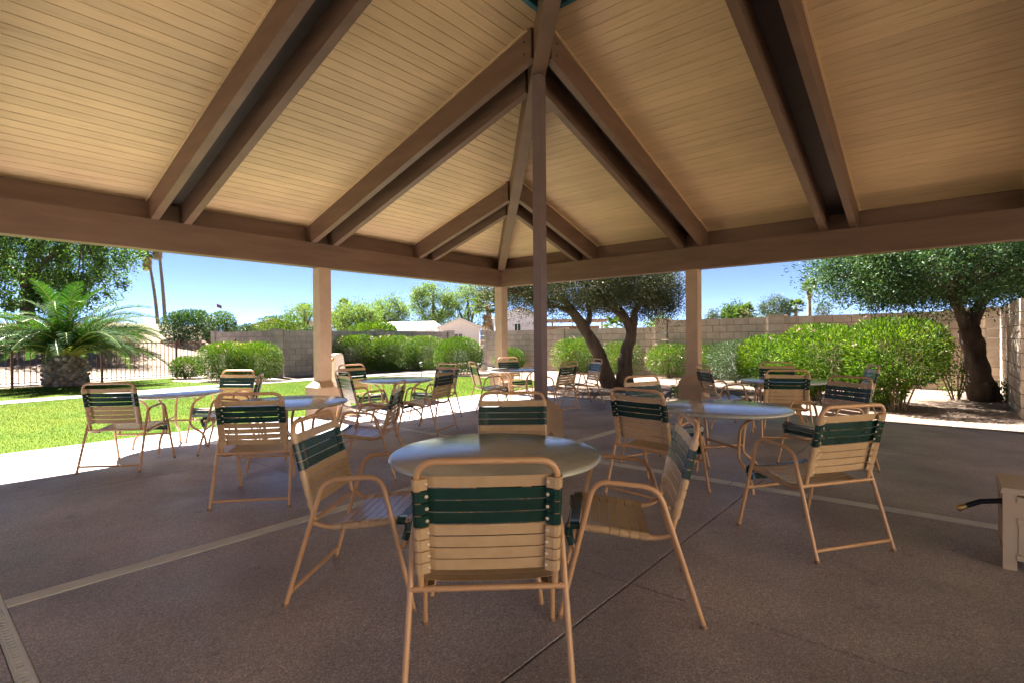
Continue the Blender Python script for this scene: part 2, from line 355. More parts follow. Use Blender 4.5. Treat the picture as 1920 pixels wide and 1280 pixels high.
def grass(poly, n, hgt, seed, name, label):
    rng = np.random.default_rng(seed); p = np.array(poly); lo, hi = p.min(0), p.max(0)
    q = rng.uniform(lo, hi, (n * 3, 2)); q = q[inside(q[:, 0], q[:, 1], poly)]
    q = q[(q[:, 1] > 3)][:n]; n = len(q)
    base = np.column_stack([q, np.full(n, -.014)]); a = rng.uniform(0, 6.283, n); lean = rng.normal(0, .45, (n, 2))
    h = hgt * rng.uniform(.6, 1.3, n); w = .0035
    s = np.column_stack([np.cos(a), np.sin(a), np.zeros(n)]) * w
    tip = base + np.column_stack([lean * h[:, None], h])
    v = np.stack([base - s, base + s, tip], 1).reshape(-1, 3)
    return tag(link(name, npmesh(name, v, np.arange(3 * n).reshape(n, 3), 'grass')), label, 'grass', kind='stuff')
grass(LA, 170000, .026, 1, 'grass', 'short mown bright green grass between patio and walkway')
grass(LB, 50000, .03, 2, 'grass', 'short mown grass between the walkway and the iron fence')
CART = [tuple(FP + FN * 1.0 + np.array([.507, .862]) * s) for s in (-16, -6, 4, 12)] + [tuple(FP + FN * 3.0 + np.array([.507, .862]) * s) for s in (12, 4, -6, -16)]
sheet('cart_path', CART, -.02, 'concrete')
def turf(cx, cy_, rx, ry, name):
    a = np.linspace(0, 2 * np.pi, 40, endpoint=False); rr = np.linspace(0.02, 1, 12); pts = []
    for r in rr:
        k = 1 + .12 * np.sin(3 * a + cx)
        x = cx + rx * r * k * np.cos(a); y = cy_ + ry * r * k * np.sin(a); pts.append(np.column_stack([x, y, height(x, y) - .02 + .12 * (1 - r ** 4)]))
    v = np.concatenate(pts); f = np.array([(i * 40 + k, i * 40 + (k + 1) % 40, (i + 1) * 40 + (k + 1) % 40, (i + 1) * 40 + k) for i in range(11) for k in range(40)])
    tag(link(name, npmesh(name, v, f, 'lawn_soil', True)), kind='structure')
turf(-33, 50, 9, 10, 'golf_turf'); turf(-44, 40, 10, 9, 'golf_turf')

# patio of cast panels with open joints, a light band on the pillar lines and an outer edging band
PAT = tag(link('patio', MB().prism([(-9.9, -9.9), (7.5, -9.9), (7.5, 7.32), (-9.9, 7.32)], -.2, -.012).mesh('patio', 'joint'), None, (CEN.x, CEN.y, 0), RZ), kind='structure')
GX = [(-9.9, -7.192), (-7.184, -4.794), (-4.786, -2.305), (-2.238, -.004), (.004, 2.331), (2.459, 4.786), (4.794, 7.386)]
GY = [(-9.9, -7.192), (-7.184, -4.794), (-4.786, -2.459), (-2.331, -.004), (.004, 2.331), (2.459, 4.786), (4.794, 7.306)]
def slab(x0, x1, y0, y1, m, nm, top=0.0):
    b = .004; P = [(x0, y0, -.08), (x1, y0, -.08), (x1, y1, -.08), (x0, y1, -.08)]
    mb = MB(); o = len(P)
    Q = [(x0, y0, top - b), (x1, y0, top - b), (x1, y1, top - b), (x0, y1, top - b)]
    T = [(x0 + b, y0 + b, top), (x1 - b, y0 + b, top), (x1 - b, y1 - b, top), (x0 + b, y1 - b, top)]
    mb.add(P + Q + T, [(0, 1, 5, 4), (1, 2, 6, 5), (2, 3, 7, 6), (3, 0, 4, 7), (4, 5, 9, 8), (5, 6, 10, 9), (6, 7, 11, 10), (7, 4, 8, 11), (8, 9, 10, 11)])
    return part(nm, mb, m, PAT)
for a, b in GX:
    for c, d in GY: slab(a, b, c, d, 'aggregate', 'slab')
for y0 in (-2.456, 2.334):
    for a, b in [(-9.9, -5.2), (-5.19, -2.31), (-2.238, .4), (.408, 2.3), (2.308, 4.9), (4.908, 7.38)]: slab(a, b, y0, y0 + .122, 'strip_concrete', 'concrete_band', .002)
for a, b in [(-9.9, -5.6), (-5.59, -2.46), (-2.32, 0.2), (.21, 2.326), (2.464, 4.5), (4.51, 7.2)]: slab(2.334, 2.456, a, b, 'strip_concrete', 'concrete_band', .002)
for a, b in [(-9.9, -4.2), (-4.19, 1.5), (1.51, 7.3)]: slab(7.39, 7.55, a, b, 'concrete', 'edging', .004)
for a, b in [(-9.9, -4.2), (-4.19, 1.5), (1.51, 7.55)]: slab(a, b, 7.31, 7.47, 'concrete', 'edging', .004)
# a splash of white paint on the left band
q = Vector((-2.13, 3.25)) - CEN; sx, sy = q.dot(U), q.dot(V); rg = random.Random(3); sp = MB(); pp = []
for k in range(22):
    a = 2 * math.pi * k / 22; r = rg.uniform(.45, 1.0); pp.append((sx + .085 * r * math.cos(a), 2.375 + .017 * r * math.sin(a) + .01 * math.cos(a), .0032))
part('paint_splash', sp.add(pp, [tuple(range(22))]), 'white_trim', PAT)
# trench drain
DR = thing('trench_drain', 'pale slotted metal trench drain grate set in the patio at lower left', 'drain', (CEN.x, CEN.y, 0), RZ)
fr = MB(); fr.box((-2.299, -1.2, -.035), (.006, 12, .07)); fr.box((-2.243, -1.2, -.035), (.006, 12, .07)); part('frame', fr, 'galvanised', DR)
gm = MB(); SEG = 1.0; wd = .048
for x in (-wd / 2 + .005, wd / 2 - .005): gm.box((x, SEG / 2, -.008), (.010, SEG - .004, .02))
for k in range(28): gm.box((0, .018 + k * .0357, -.0065), (.034, .021, .014))
part('channel', MB().box((-2.271, -1.2, -.0095), (.044, 12, .003)), 'slot_dark', DR); gme = gm.mesh('grate', 'galvanised')
for k in range(12): link('grate', gme, DR, (-2.271, -7.2 + k * 1.0, 0))

# ------------------------------------------------------------------ pavilion
PAV = thing('pavilion', 'open square pavilion with brown beams, tan board ceiling and stucco posts', 'pavilion', (CEN.x, CEN.y, 0), RZ)
S = .31; ZB, ZT = 2.64, 3.06; RD = .35; RING = 2.12; EAVE = HALF + .78
zr = lambda d: ZT + S * (HALF - d)                # underside of the rafters
zd = lambda d: zr(d) + RD                         # underside of the boards
def facet(name, me, k, parent=PAV): return link(name, me, parent, (0, 0, 0), k * math.pi / 2)
# beams
bm = MB(); a, b = HALF, HALF + .22
bm.hexa([(a, -a, ZB), (b, -b, ZB), (b, b, ZB), (a, a, ZB), (a, -a, ZT), (b, -b, ZT), (b, b, ZT), (a, a, ZT)])
bme = bm.mesh('beam', 'beam_paint')
for k in range(4): facet('beam', bme, k)
# boards
BW = .137; meshes = []
nb = int((EAVE - RING) / (BW * math.cos(math.atan(S)))); stp = (EAVE - RING) / nb; g = .0042
for i in range(nb):
    d0, d1 = RING + i * stp + g, RING + (i + 1) * stp - g; h = .018; e = .05
    mb = MB(); c = .004
    lo = [(d0, -d0 + e, zd(d0)), (d1, -d1 + e, zd(d1)), (d1, d1 - e, zd(d1)), (d0, d0 - e, zd(d0))]
    mb.hexa(lo + [(x, y, z + h) for x, y, z in lo]); meshes.append(mb.mesh('ceiling_board', 'ceiling_paint'))
for k in range(4):
    for me in meshes: facet('ceiling_board', me, k)
# roof covering above
rm = MB(); d0, d1 = RING - .02, EAVE + .05
lo = [(d0, -d0, zd(d0) + .024), (d1, -d1, zd(d1) + .024), (d1, d1, zd(d1) + .024), (d0, d0, zd(d0) + .024)]
rm.hexa(lo + [(x, y, z + .09) for x, y, z in lo]); rme = rm.mesh('roof_covering', 'shingle')
fm = MB(); fm.hexa([(EAVE, -EAVE, zd(EAVE) - .17), (EAVE + .04, -EAVE - .04, zd(EAVE) - .17), (EAVE + .04, EAVE + .04, zd(EAVE) - .17), (EAVE, EAVE, zd(EAVE) - .17)] +
                   [(EAVE, -EAVE, zd(EAVE) + .02), (EAVE + .04, -EAVE - .04, zd(EAVE) + .006), (EAVE + .04, EAVE + .04, zd(EAVE) + .006), (EAVE, EAVE, zd(EAVE) + .02)])
fme = fm.mesh('fascia', 'beam_paint')
# rafters in pairs
def rafter_mesh(s0, lead):
    w = .1; d0 = max(RING + .0, abs(s0) + .12); d1 = HALF + .22; mb = MB()
    lo = [(d0, s0 - w / 2, zr(d0)), (d1, s0 - w / 2, zr(d1)), (d1, s0 + w / 2, zr(d1)), (d0, s0 + w / 2, zr(d0))]
    mb.hexa(lo + [(x, y, z + RD - .002) for x, y, z in lo]); return mb.mesh('rafter', 'beam_paint')
def trim_mesh(s0, sg):
    w = .1; d0 = max(RING, abs(s0) + .16); d1 = HALF + .16; y0 = s0 + sg * w / 2; y1 = y0 + sg * .022; q = .024
    if y1 < y0: y0, y1 = y1, y0
    lo = [(d0, y0, zd(d0) - q), (d1, y0, zd(d1) - q), (d1, y1, zd(d1) - q), (d0, y1, zd(d0) - q)]
    return MB().hexa(lo + [(x, y, z + q - .002) for x, y, z in lo]).mesh('trim', 'ceiling_paint')
PAIRS = [0, 2.395, -2.395, 4.79, -4.79]; OFF = .205
rafs = []
for s0 in PAIRS:
    for sg in (-1, 1): rafs.append((rafter_mesh(s0 + sg * OFF, sg), trim_mesh(s0 + sg * OFF, sg)))
fill = []  # filler in the gap of each rafter pair, darker brown than the beams
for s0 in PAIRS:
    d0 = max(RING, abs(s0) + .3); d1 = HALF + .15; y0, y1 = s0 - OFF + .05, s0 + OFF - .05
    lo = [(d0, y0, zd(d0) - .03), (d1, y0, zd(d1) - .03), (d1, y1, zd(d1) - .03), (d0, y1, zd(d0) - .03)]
    fill.append(MB().hexa(lo + [(x, y, z + .024) for x, y, z in lo]).mesh('gap_filler', 'dark_brown'))
edges = sorted([-HALF - .1] + [s0 + sg * (OFF + .05 * sg2) for s0 in PAIRS for sg in (-1, 1) for sg2 in ((-1, 1) if sg > 0 else (1, -1))] + [HALF + .1])
blk = []
for i in range(0, len(edges) - 1, 2):
    y0, y1 = edges[i], edges[i + 1]; x0 = HALF + .20
    blk.append(MB().box((x0, (y0 + y1) / 2, (ZT + zd(x0)) / 2), (.04, y1 - y0, zd(x0) - ZT - .004)).mesh('blocking', 'beam_paint'))
for k in range(4):
    facet('roof_covering', rme, k); facet('fascia', fme, k)
    for me, tm in rafs: o = facet('rafter', me, k); link('trim', tm, o)
    for me in fill: facet('gap_filler', me, k)
    for me in blk: facet('blocking', me, k)
# hips
hm = MB(); w = .085; q = math.sqrt(.5); dn = (q * w, -q * w)
def hp(d, z): return [(d + dn[0], d + dn[1], z), (d - dn[0], d - dn[1], z)]
dA, dB = .16, HALF + .1
A0, A1 = hp(dA, zr(dA) - .06); B0, B1 = hp(dB, zr(dB) - .06 + .035); C0, C1 = hp(dA, zd(dA) - .02); D0, D1 = hp(dB, zd(dB) - .02)
hm.hexa([A0, B0, B1, A1, C0, D0, D1, C1]); hme = hm.mesh('hip_beam', 'beam_paint')
for k in range(4): facet('hip_beam', hme, k)
# small bolts where the rafters meet the hips
bt = MB()
for s0 in PAIRS[1:]:
    for sg in (-1, 1):
        s1 = s0 + sg * OFF; d = abs(s1) + .22
        for zz in (.10, .24):
            sd = sg
            bt.tube([(d, s1 + sd * .049, zr(d) + zz), (d, s1 + sd * .058, zr(d) + zz)], .013, 6)
btm = bt.mesh('bolts', 'black_metal')
for k in range(4): tag(facet('bolts', btm, k), kind='stuff')
# cupola
cm = MB(); zc = zd(RING) - .04
cm.hexa([(RING - .06, -RING + .06, zc), (RING - .004, -RING + .004, zc), (RING - .004, RING - .004, zc), (RING - .06, RING - .06, zc),
         (RING - .06, -RING + .06, zc + .75), (RING - .004, -RING + .004, zc + .75), (RING - .004, RING - .004, zc + .75), (RING - .06, RING - .06, zc + .75)])
cme = cm.mesh('cupola_wall', 'teal_paint')
cr = MB(); r0 = RING + .3; z0 = zc + .76
cr.add([(0, 0, z0 + .9), (r0, -r0, z0), (r0, r0, z0), (0, 0, z0 + .84), (r0, -r0, z0 - .06), (r0, r0, z0 - .06)], [(0, 1, 2), (3, 5, 4), (1, 4, 5, 2)])
crm = cr.mesh('cupola_roof', 'teal_paint')
for k in range(4): facet('cupola_wall', cme, k); facet('cupola_roof', crm, k)
# posts
def post_mesh(h, s): return MB().box((0, 0, (h + .55) / 2), (s, s, h - .55)).mesh('post', 'stucco')
def ped_mesh(s, t, h, m):
    a, b = s / 2, t / 2; mb = MB()
    lv = [(a, 0), (a, h), (b, h + (a - b) * 1.05), ]
    V_ = [(sx * r, sy * r, z) for r, z in lv for sx, sy in ((-1, -1), (1, -1), (1, 1), (-1, 1))]
    F = [(i * 4 + k, i * 4 + (k + 1) % 4, i * 4 + 4 + (k + 1) % 4, i * 4 + 4 + k) for i in range(2) for k in range(4)] + [(0, 3, 2, 1), (8, 9, 10, 11)]
    return mb.add(V_, F).mesh('pedestal', m)
pm = post_mesh(ZB - .002, .225); pdm = ped_mesh(.44, .235, .52, 'stucco')
PC = HALF + .11; done = set()
for x in (-PC, -BAY / 2, BAY / 2, PC):
    for y in (-PC, -BAY / 2, BAY / 2, PC):
        if max(abs(x), abs(y)) < HALF: continue
        p = link('post', pm, PAV, (x, y, 0)); link('pedestal', pdm, p, (0, 0, 0))
zp = zr(BAY / 2) - .065
im = MB().box((0, 0, (zp + .5) / 2), (.115, .115, zp - .5)).mesh('steel_pole', 'pole_paint'); ipd = ped_mesh(.38, .13, .5, 'stucco')
for x in (BAY / 2,):
    for y in (-BAY / 2, BAY / 2):
        p = link('steel_pole', im, PAV, (x, y, 0)); link('pedestal', ipd, p, (0, 0, 0))

# ------------------------------------------------------------------ strap chairs
def strap_mesh(name, m):
    h = .0165; xt = .25; w = .0435; pr = [(-.212, -.0045), (-.228, -.0105), (-.24, -.0155)]
    for k in range(7):
        a = math.radians(255 - k * 27.5) ; pr.append((-xt + h * math.cos(a), h * math.sin(a)))
    pr += [(-.222, .0135), (-.19, .0075), (-.1, .0045), (0, .0035)]
    pr = pr + [(-x, y) for x, y in pr[-2::-1]]
    P = [Vector((x, 0, y)) for x, y in pr]; n = len(P); t = .0022; V_ = []
    for i, p in enumerate(P):
        d = (P[min(i + 1, n - 1)] - P[max(i - 1, 0)]).normalized(); nr = Vector((-d.z, 0, d.x))
        for yy, e in ((-w / 2, 0), (w / 2, 0), (w / 2, t), (-w / 2, t)): V_.append((p.x + nr.x * e, yy, p.z + nr.z * e))
    F = []
    for i in range(n - 1):
        for k in range(4): F.append((i * 4 + k, i * 4 + (k + 1) % 4, i * 4 + 4 + (k + 1) % 4, i * 4 + 4 + k))
    F += [(0, 3, 2, 1), (n * 4 - 4, n * 4 - 3, n * 4 - 2, n * 4 - 1)]
    return MB().add(V_, F, False).mesh(name, m)
ST, SG = strap_mesh('strap', 'strap_tan'), strap_mesh('strap', 'strap_green')
TR = .0125
def basis(x, y, z, o): return Matrix(((x[0], y[0], z[0], o[0]), (x[1], y[1], z[1], o[1]), (x[2], y[2], z[2], o[2]), (0, 0, 0, 1)))
def chair_parts():
    P = []
    for s in (-1, 1):
        mb = MB(); mb.tube(roundpoly([(s * .303, .335, 0.004), (s * .283, .165, .665), (s * .283, -.135, .64), (s * .303, -.335, 0.004)], .075, 6), TR, 10)
        P.append(('side_frame', mb.mesh('side_frame', 'chair_metal')))
    bf = [(-.25, -.2, .425), (-.25, -.325, .925), (.25, -.325, .925), (.25, -.2, .425)]
    for s in (-1, 1):
        for y in (.335, -.335): P.append(('foot_cap', MB().tube([(s * .303, y, 0), (s * .3025, y * .99, .018)], .0142, 10).mesh('foot_cap', 'foot_plastic')))
    P.append(('back_frame', MB().tube(roundpoly(bf, .075, 6), TR, 10).mesh('back_frame', 'chair_metal')))
    sides = []
    for s in (-1, 1):
        mb = MB(); pl = roundpoly([(s * .28, -.2, .425), (s * .25, -.135, .388), (s * .25, .308, .44), (s * .25, .262, .30)], [.05, .06], 6); mb.tube(pl, TR, 10); sides.append(pl)
        P.append(('seat_frame', mb.mesh('seat_frame', 'chair_metal')))
    for nm, y, z, xx in (('back_rail', -.2055, .424, .287), ('foot_rail', -.316, .066, .299), ('front_rail', .26, .296, .294)):
        P.append((nm, MB().tube([(-xx, y, z), (xx, y, z)], .0115, 10).mesh(nm, 'chair_metal')))
    a = Vector((0, -.2, .425)); b = Vector((0, -.325, .925)); t = (b - a).normalized(); n = Vector((0, t.z, -t.y)); Lb = (b - a).length
    straps = []; rv = MB()
    for i, c in enumerate('tgggtttt'):
        s_ = Lb - .083 - i * .0485; o = a + t * s_
        straps.append((ST if c == 't' else SG, basis((-1, 0, 0), t, n, o)))
        for sx in (-1, 1):
            p = o - n * .0065 + Vector((sx * .216, 0, 0)); rv.tube([p, p - n * .0035, p - n * .005], [.0075, .0068, .003], 7)
    P.append(('rivets', rv.mesh('rivets', 'rivet')))
    pl = [Vector((0, p.y, p.z)) for p in sides[1]]; acc = [0.0]
    for i in range(1, len(pl)): acc.append(acc[-1] + (pl[i] - pl[i - 1]).length)
    def at(s_):
        for i in range(1, len(pl)):
            if acc[i] >= s_:
                f = (s_ - acc[i - 1]) / max(acc[i] - acc[i - 1], 1e-6); return pl[i - 1].lerp(pl[i], f), (pl[i] - pl[i - 1]).normalized()
        return pl[-1], (pl[-1] - pl[-2]).normalized()
    s_ = .135
    for c in 'tttttttggg':
        p, _ = at(s_); p1, _ = at(s_ - .02); p2, _ = at(s_ + .02); tt = (p2 - p1).normalized(); nn = Vector((0, -tt.z, tt.y))
        straps.append((ST if c == 't' else SG, basis((1, 0, 0), tt, nn, p))); s_ += .0478
    return P, straps
CP, CS = chair_parts()
def chair(x, y, a, label, grp):
    t = thing('patio_chair', label, 'chair', (x, y, 0), a, grp)
    for nm, me in CP:
        o = link(nm, me, t)
        if nm == 'rivets': o['kind'] = 'stuff'
    for me, M in CS: link('strap', me, t, mw=M)
    return t
CH = [
 (-.803, 2.917, -1.66, 'strap chair left of the nearest table, its seat facing right'),
 (.600, 2.765, 1.41, 'strap chair right of the nearest table, seen side on facing left'),
 (2.005, 3.505, .287, 'large strap chair standing clear at right, pulled back from its round table'),
 (-.105, 2.150, .043, 'nearest strap chair, its tan and green back towards us before the nearest table'),
 (.004, 3.803, 3.156, 'strap chair on the far side of the nearest table, before the steel pole'),
 (-4.216, 5.713, .099, 'leftmost strap chair, back towards us beside the lawn'),
 (-2.173, 4.526, .143, 'strap chair with its back towards us before the table left of centre'),
 (-4.02, 7.25, 3.0, 'strap chair facing us behind the leftmost table, on the edge of the lawn'),
 (-3.51, 6.54, 1.92, 'strap chair seen at an angle right of the leftmost table'),
 (-2.08, 7.33, -.87, 'strap chair in front of the left stucco post, its back angled towards us'),
 (-2.55, 8.85, -2.27, 'strap chair just behind the white tapered stand, facing right'),
 (-1.258, 7.749, 1.204, 'strap chair right of the table beyond the left post, riveted back towards us'),
 (-1.33, 9.02, 2.518, 'strap chair with bluish green straps behind the table beyond the left post'),
 (-1.46, 5.30, 1.571, 'strap chair seen edge on behind the nearest left chair, seat facing left'),
 (-.46, 10.03, -1.226, 'strap chair facing right at the left of the farthest table'),
 (.06, 11.72, -2.62, 'strap chair behind the farthest table, in front of the corner post'),
 (.825, 9.819, .822, 'strap chair right of the steel pole with its back towards us'),
 (1.447, 10.711, 1.86, 'strap chair facing us by the leaning tree trunk, straps shining pale blue'),
 (1.252, 4.514, -.823, 'strap chair with its back to us at the left of the table right of centre'),
 (1.60, 5.52, -2.60, 'strap chair half hidden behind another at the far left of the right-hand table'),
 (3.241, 5.383, 1.852, 'strap chair facing left on the far right of the right-hand table'),
 (3.585, 6.942, -.255, 'strap chair with its back to us at the rear table beside the big oleander'),
 (4.30, 8.45, 2.70, 'strap chair facing us at the far side of the rear right table'),
 (3.22, 7.952, -1.524, 'strap chair right behind the right stucco post, seen edge on'),
 (5.00, 7.75, 1.25, 'strap chair against the big oleander, only its top rail in view'),
]
for x, y, a, lb in CH: chair(x, y, a, lb, 'strap chairs around the patio tables')

# ------------------------------------------------------------------ round tables
def table_parts():
    top = MB().lathe([(.02, .672), (.5, .672), (.578, .676), (.594, .684), (.6, .692), (.597, .700), (.588, .707), (.574, .71), (.02, .71)], 72)
    for i in range(len(top.sm)): top.sm[i] = True
    top.sm[-1] = top.sm[-2] = False
    P = [('table_top', top.mesh('table_top', 'table_stone'))]
    pts = [(.43, 0, .672), (.255, 0, .565), (.235, 0, .43), (.22, 0, .27), (.385, 0, .15), (.41, 0, .004)]
    leg = MB().tube(roundpoly(pts, [.07, .03, .05, .06], 4), .0145, 10).mesh('leg', 'chair_metal')
    br = MB().tube([(.225, 0, .34), (-.225, 0, .34)], .012, 8).mesh('brace', 'chair_metal')
    rim = MB().lathe([(.40, .655), (.44, .655), (.44, .6715), (.40, .6715)], 40, False)
    return P, leg, br
TP, TLEG, TBR = table_parts()
def table(x, y, a, label):
    t = thing('patio_table', label, 'table', (x, y, 0), a, 'round patio tables')
    for nm, me in TP: link(nm, me, t)
    for k in range(4): link('leg', TLEG, t, rz=k * math.pi / 2)
    link('brace', TBR, t); link('brace', TBR, t, (0, 0, .0243), math.pi / 2)
for x, y, a, lb in [(-.1, 2.98, .62, 'nearest round stone-topped table in the middle foreground'), (1.95, 4.85, .25, 'round table right of the steel pole, its top shining blue'),
                    (-2.38, 5.55, .5, 'round table left of centre with a chair back before it'), (-4.38, 6.66, .3, 'leftmost round table at the edge of the sunlit lawn'),
                    (-1.9, 8.55, .1, 'round table between the left stucco post and the steel pole'), (.14, 11.08, .7, 'small looking farthest round table before the corner post'),
                    (4.07, 7.81, .4, 'round table beside the big oleander behind the right post')]: table(x, y, a, lb)

# ------------------------------------------------------------------ hose box with hose
HB = thing('hose_box', 'tan resin hose box with panelled front at the right edge', 'hose box', (2.84, 3.02, 0), RZ)
# local x runs away from us (0 .. .41), local -y runs to the right
bx = .41; by = .62; h = .44
for x in (.02, bx - .02):
    for y in (-.03, -by + .03): part('corner_post', MB().box((x, y, h / 2), (.04, .06, h)), 'resin', HB)
lid = MB(); lid.hexa([(-.015, .012, h), (-.015, -by - .012, h), (bx + .015, -by - .012, h), (bx + .015, .012, h), (-.008, .004, h + .03), (-.008, -by - .004, h + .03), (bx + .008, -by - .004, h + .03), (bx + .008, .004, h + .03)]); part('lid', lid, 'resin', HB)
for x in (.012, bx - .012):
    fp = MB(); fp.box((x, -by / 2, h / 2 + .03), (.01, by - .12, h - .1)); part('front_panel', fp, 'resin', HB)
    for z in (.075, .285, .41): part('rail', MB().box((x + (-.006 if x < .1 else .006), -by / 2, z), (.022, by - .12, .032)), 'resin', HB)
    for k in range(11): part('bead', MB().box((x + (-.007 if x < .1 else .007), -.085 - k * .045, .18), (.006, .036, .17)), 'resin', HB)
for y in (-.008, -by + .008):
    part('side_panel', MB().box((bx / 2, y, .19), (bx - .08, .01, .22)), 'resin', HB)
    part('side_rail', MB().box((bx / 2, y + .004, .09), (bx - .08, .02, .05)), 'resin', HB)
    part('side_rail', MB().box((bx / 2, y + .004, .415), (bx - .08, .02, .03)), 'resin', HB)
ho = thing('garden_hose', 'short end of black garden hose poking out of the hose box', 'hose', tuple(HB.location), RZ)
part('tube', MB().tube([(.20, -.3, .30), (.2, -.1, .345), (.2, -.01, .345), (.19, .09, .325), (.18, .16, .285)], .0155, 10), 'hose_rubber', ho)
part('fitting', MB().tube([(.18, .155, .288), (.178, .17, .279), (.177, .177, .275), (.175, .198, .262), (.1745, .202, .259)], [.0165, .0165, .02, .02, .013], 12), 'brass', ho)

# ------------------------------------------------------------------ little things around the patio
ws = thing('tapered_stand', 'white tapered square stand with an amber knob beside the left post', 'stand', (*uv(-4.36, .36), 0), RZ + .15)
mb = MB(); lv = [(.215, 0), (.215, .06), (.18, .07), (.085, 1.07), (.07, 1.1)]
V_ = [(sx * r, sy * r, z) for r, z in lv for sx, sy in ((-1, -1), (1, -1), (1, 1), (-1, 1))]
mb.add(V_, [(i * 4 + k, i * 4 + (k + 1) % 4, i * 4 + 4 + (k + 1) % 4, i * 4 + 4 + k) for i in range(4) for k in range(4)] + [(16, 17, 18, 19)]); part('body', mb, 'white_plastic', ws)
part('knob', MB().tube([(-.085, 0, .99), (-.11, 0, .988), (-.125, 0, .986)], [.03, .028, .012], 12), 'amber', ws)
part('hood', MB().tube([(-.08, 0, .99), (-.098, 0, .99)], .037, 12), 'dark_roof', ws)
sm = thing('ash_receptacle', 'grey cigarette receptacle with round base and tapered neck near the wall', 'ash bin', (-1.30, 22.7, 0))
part('base', MB().lathe([(.2, 0), (.235, .03), (.245, .2), (.235, .28), (.16, .335)], 20), 'grey_plastic', sm)
part('neck', MB().lathe([(.15, .335), (.125, .5), (.085, .95), (.07, 1.0), (.03, 1.03)], 20), 'grey_plastic', sm)
pl = thing('path_light', 'small black mushroom path light in front of the long hedge', 'path light', (-3.36, 19.3, 0))
part('stake', MB().tube([(0, 0, -.02), (0, 0, .36)], .014, 8), 'black_metal', pl)
part('lamp_glass', MB().lathe([(.04, .36), (.055, .38), (.055, .47)], 12), 'lens_glass', pl)
for z in (.385, .415, .445): part('louvre', MB().lathe([(.075, z), (.085, z + .004), (.056, z + .012)], 14), 'black_metal', pl)
part('cap', MB().lathe([(.095, .475), (.085, .5), (.05, .525), (.01, .535)], 14), 'black_metal', pl)
for i, (x, y) in enumerate([(-6.35, 19.6)]):
    gl = thing('globe_light', 'little white globe light at the foot of the grey block wall', 'path light', (x, y, 0))
    part('stake', MB().tube([(0, 0, -.02), (0, 0, .2)], .012, 8), 'black_metal', gl)
    part('globe', MB().lathe([(.03, .19), (.07, .22), (.09, .27), (.07, .33), (.02, .36)], 14), 'lens_glass', gl)

# ------------------------------------------------------------------ block walls
BL, BH, BT = .46, .23, .19
def bmesh_block(l):
    b = .008; x, y, z = l / 2 - b, BT / 2, BH / 2 - b; mb = MB()
    V_ = [(sx * (x - (.006 if f else 0)), sy * y * (1 if f else .97), sz * (z - (.006 if f else 0))) for f in (0, 1) for sx in (-1, 1) for sy in (-1, 1) for sz in (-1, 1)]
    mb.box((0, 0, 0), (2 * x, BT, 2 * z)); return mb
def wall(name, label, runs, m, group, pil_at=(), base=-.1, cap=True, focus=(0, 0)):
    """runs: (p0, p1, rows); blocks in running bond, each its own piece; recessed mortar behind"""
    t = thing(name, label, 'wall', (0, 0, 0), 0, group)
    full, half = bmesh_block(BL).mesh('block', m), bmesh_block(BL / 2).mesh('block', m); items = []; mo = MB()
    for p0, p1, rows in runs:
        p0, p1 = Vector(p0), Vector(p1); d = (p1 - p0); Lw = d.length; d /= Lw; a = math.atan2(d.y, d.x); n = int(Lw / BL); sc = Lw / (n * BL)
        c = (p0 + p1) / 2; mo.box((c.x, c.y, base + rows * BH / 2 - .01), (Lw - .02, BT - .03, rows * BH - .02), a)
        for r in range(rows):
            z = base + (r + .5) * BH
            if r % 2 == 0:
                for i in range(n): q = p0 + d * BL * sc * (i + .5); items.append((full, q.x, q.y, z, a, sc))
            else:
                for i in range(n - 1): q = p0 + d * BL * sc * (i + 1); items.append((full, q.x, q.y, z, a, sc))
                for e in (.25, n - .25): q = p0 + d * BL * sc * e; items.append((half, q.x, q.y, z, a, sc))
    part('mortar', mo, 'mortar', t)
    items.sort(key=lambda i: (i[1] - focus[0]) ** 2 + (i[2] - focus[1]) ** 2)
    for me, x, y, z, a, sc in items[:300]:
        o = link('block', me, t, (x, y, z), a); o.scale = (sc, 1, 1)
    if len(items) > 300:
        mb = MB()
        for me, x, y, z, a, sc in items[300:]: mb.box((x, y, z), ((BL if me is full else BL / 2) * sc - .012, BT, BH - .012), a)
        tag(part('far_blocks', mb, m, t), kind='stuff')
    pb = MB().box((0, 0, 0), (.44, .30, BH - .012)).mesh('pilaster_block', m)
    for x, y, a, rows in pil_at:
        for r in range(rows): link('pilaster_block', pb, t, (x, y, base + (r + .5) * BH), a)
        part('cap_block', MB().box((x, y, base + rows * BH + .03), (.48, .34, .05), a), m, t)
    return t
W0 = Vector((11.75, 12.6)); wd_ = Vector((-.706, .708)); wa = math.atan2(wd_.y, wd_.x)
pa = lambda s: tuple(W0 + wd_ * s)
wall('block_wall', 'tall tan concrete block wall running behind the oleander and the leaning trees', [(pa(0.2), pa(8.65), 9), (pa(9.1), pa(18.3), 8)], 'block', 'garden block walls',
     [(*pa(0), wa, 9), (*pa(5.0), wa, 9), (*pa(8.9), wa, 9), (*pa(13.6), wa, 8), (*pa(18.5), wa, 8)], focus=(5, 5))
e0 = Vector((11.55, 12.2)); ed = -U
wall('block_wall', 'block wall coming towards us at the far right edge', [(tuple(e0), tuple(e0 + ed * 4.6), 9)], 'block', 'garden block walls', focus=(5, 5))
c0 = Vector((-9.0, 19.9)); ua = math.atan2(U.y, U.x); va = math.atan2(V.y, V.x)
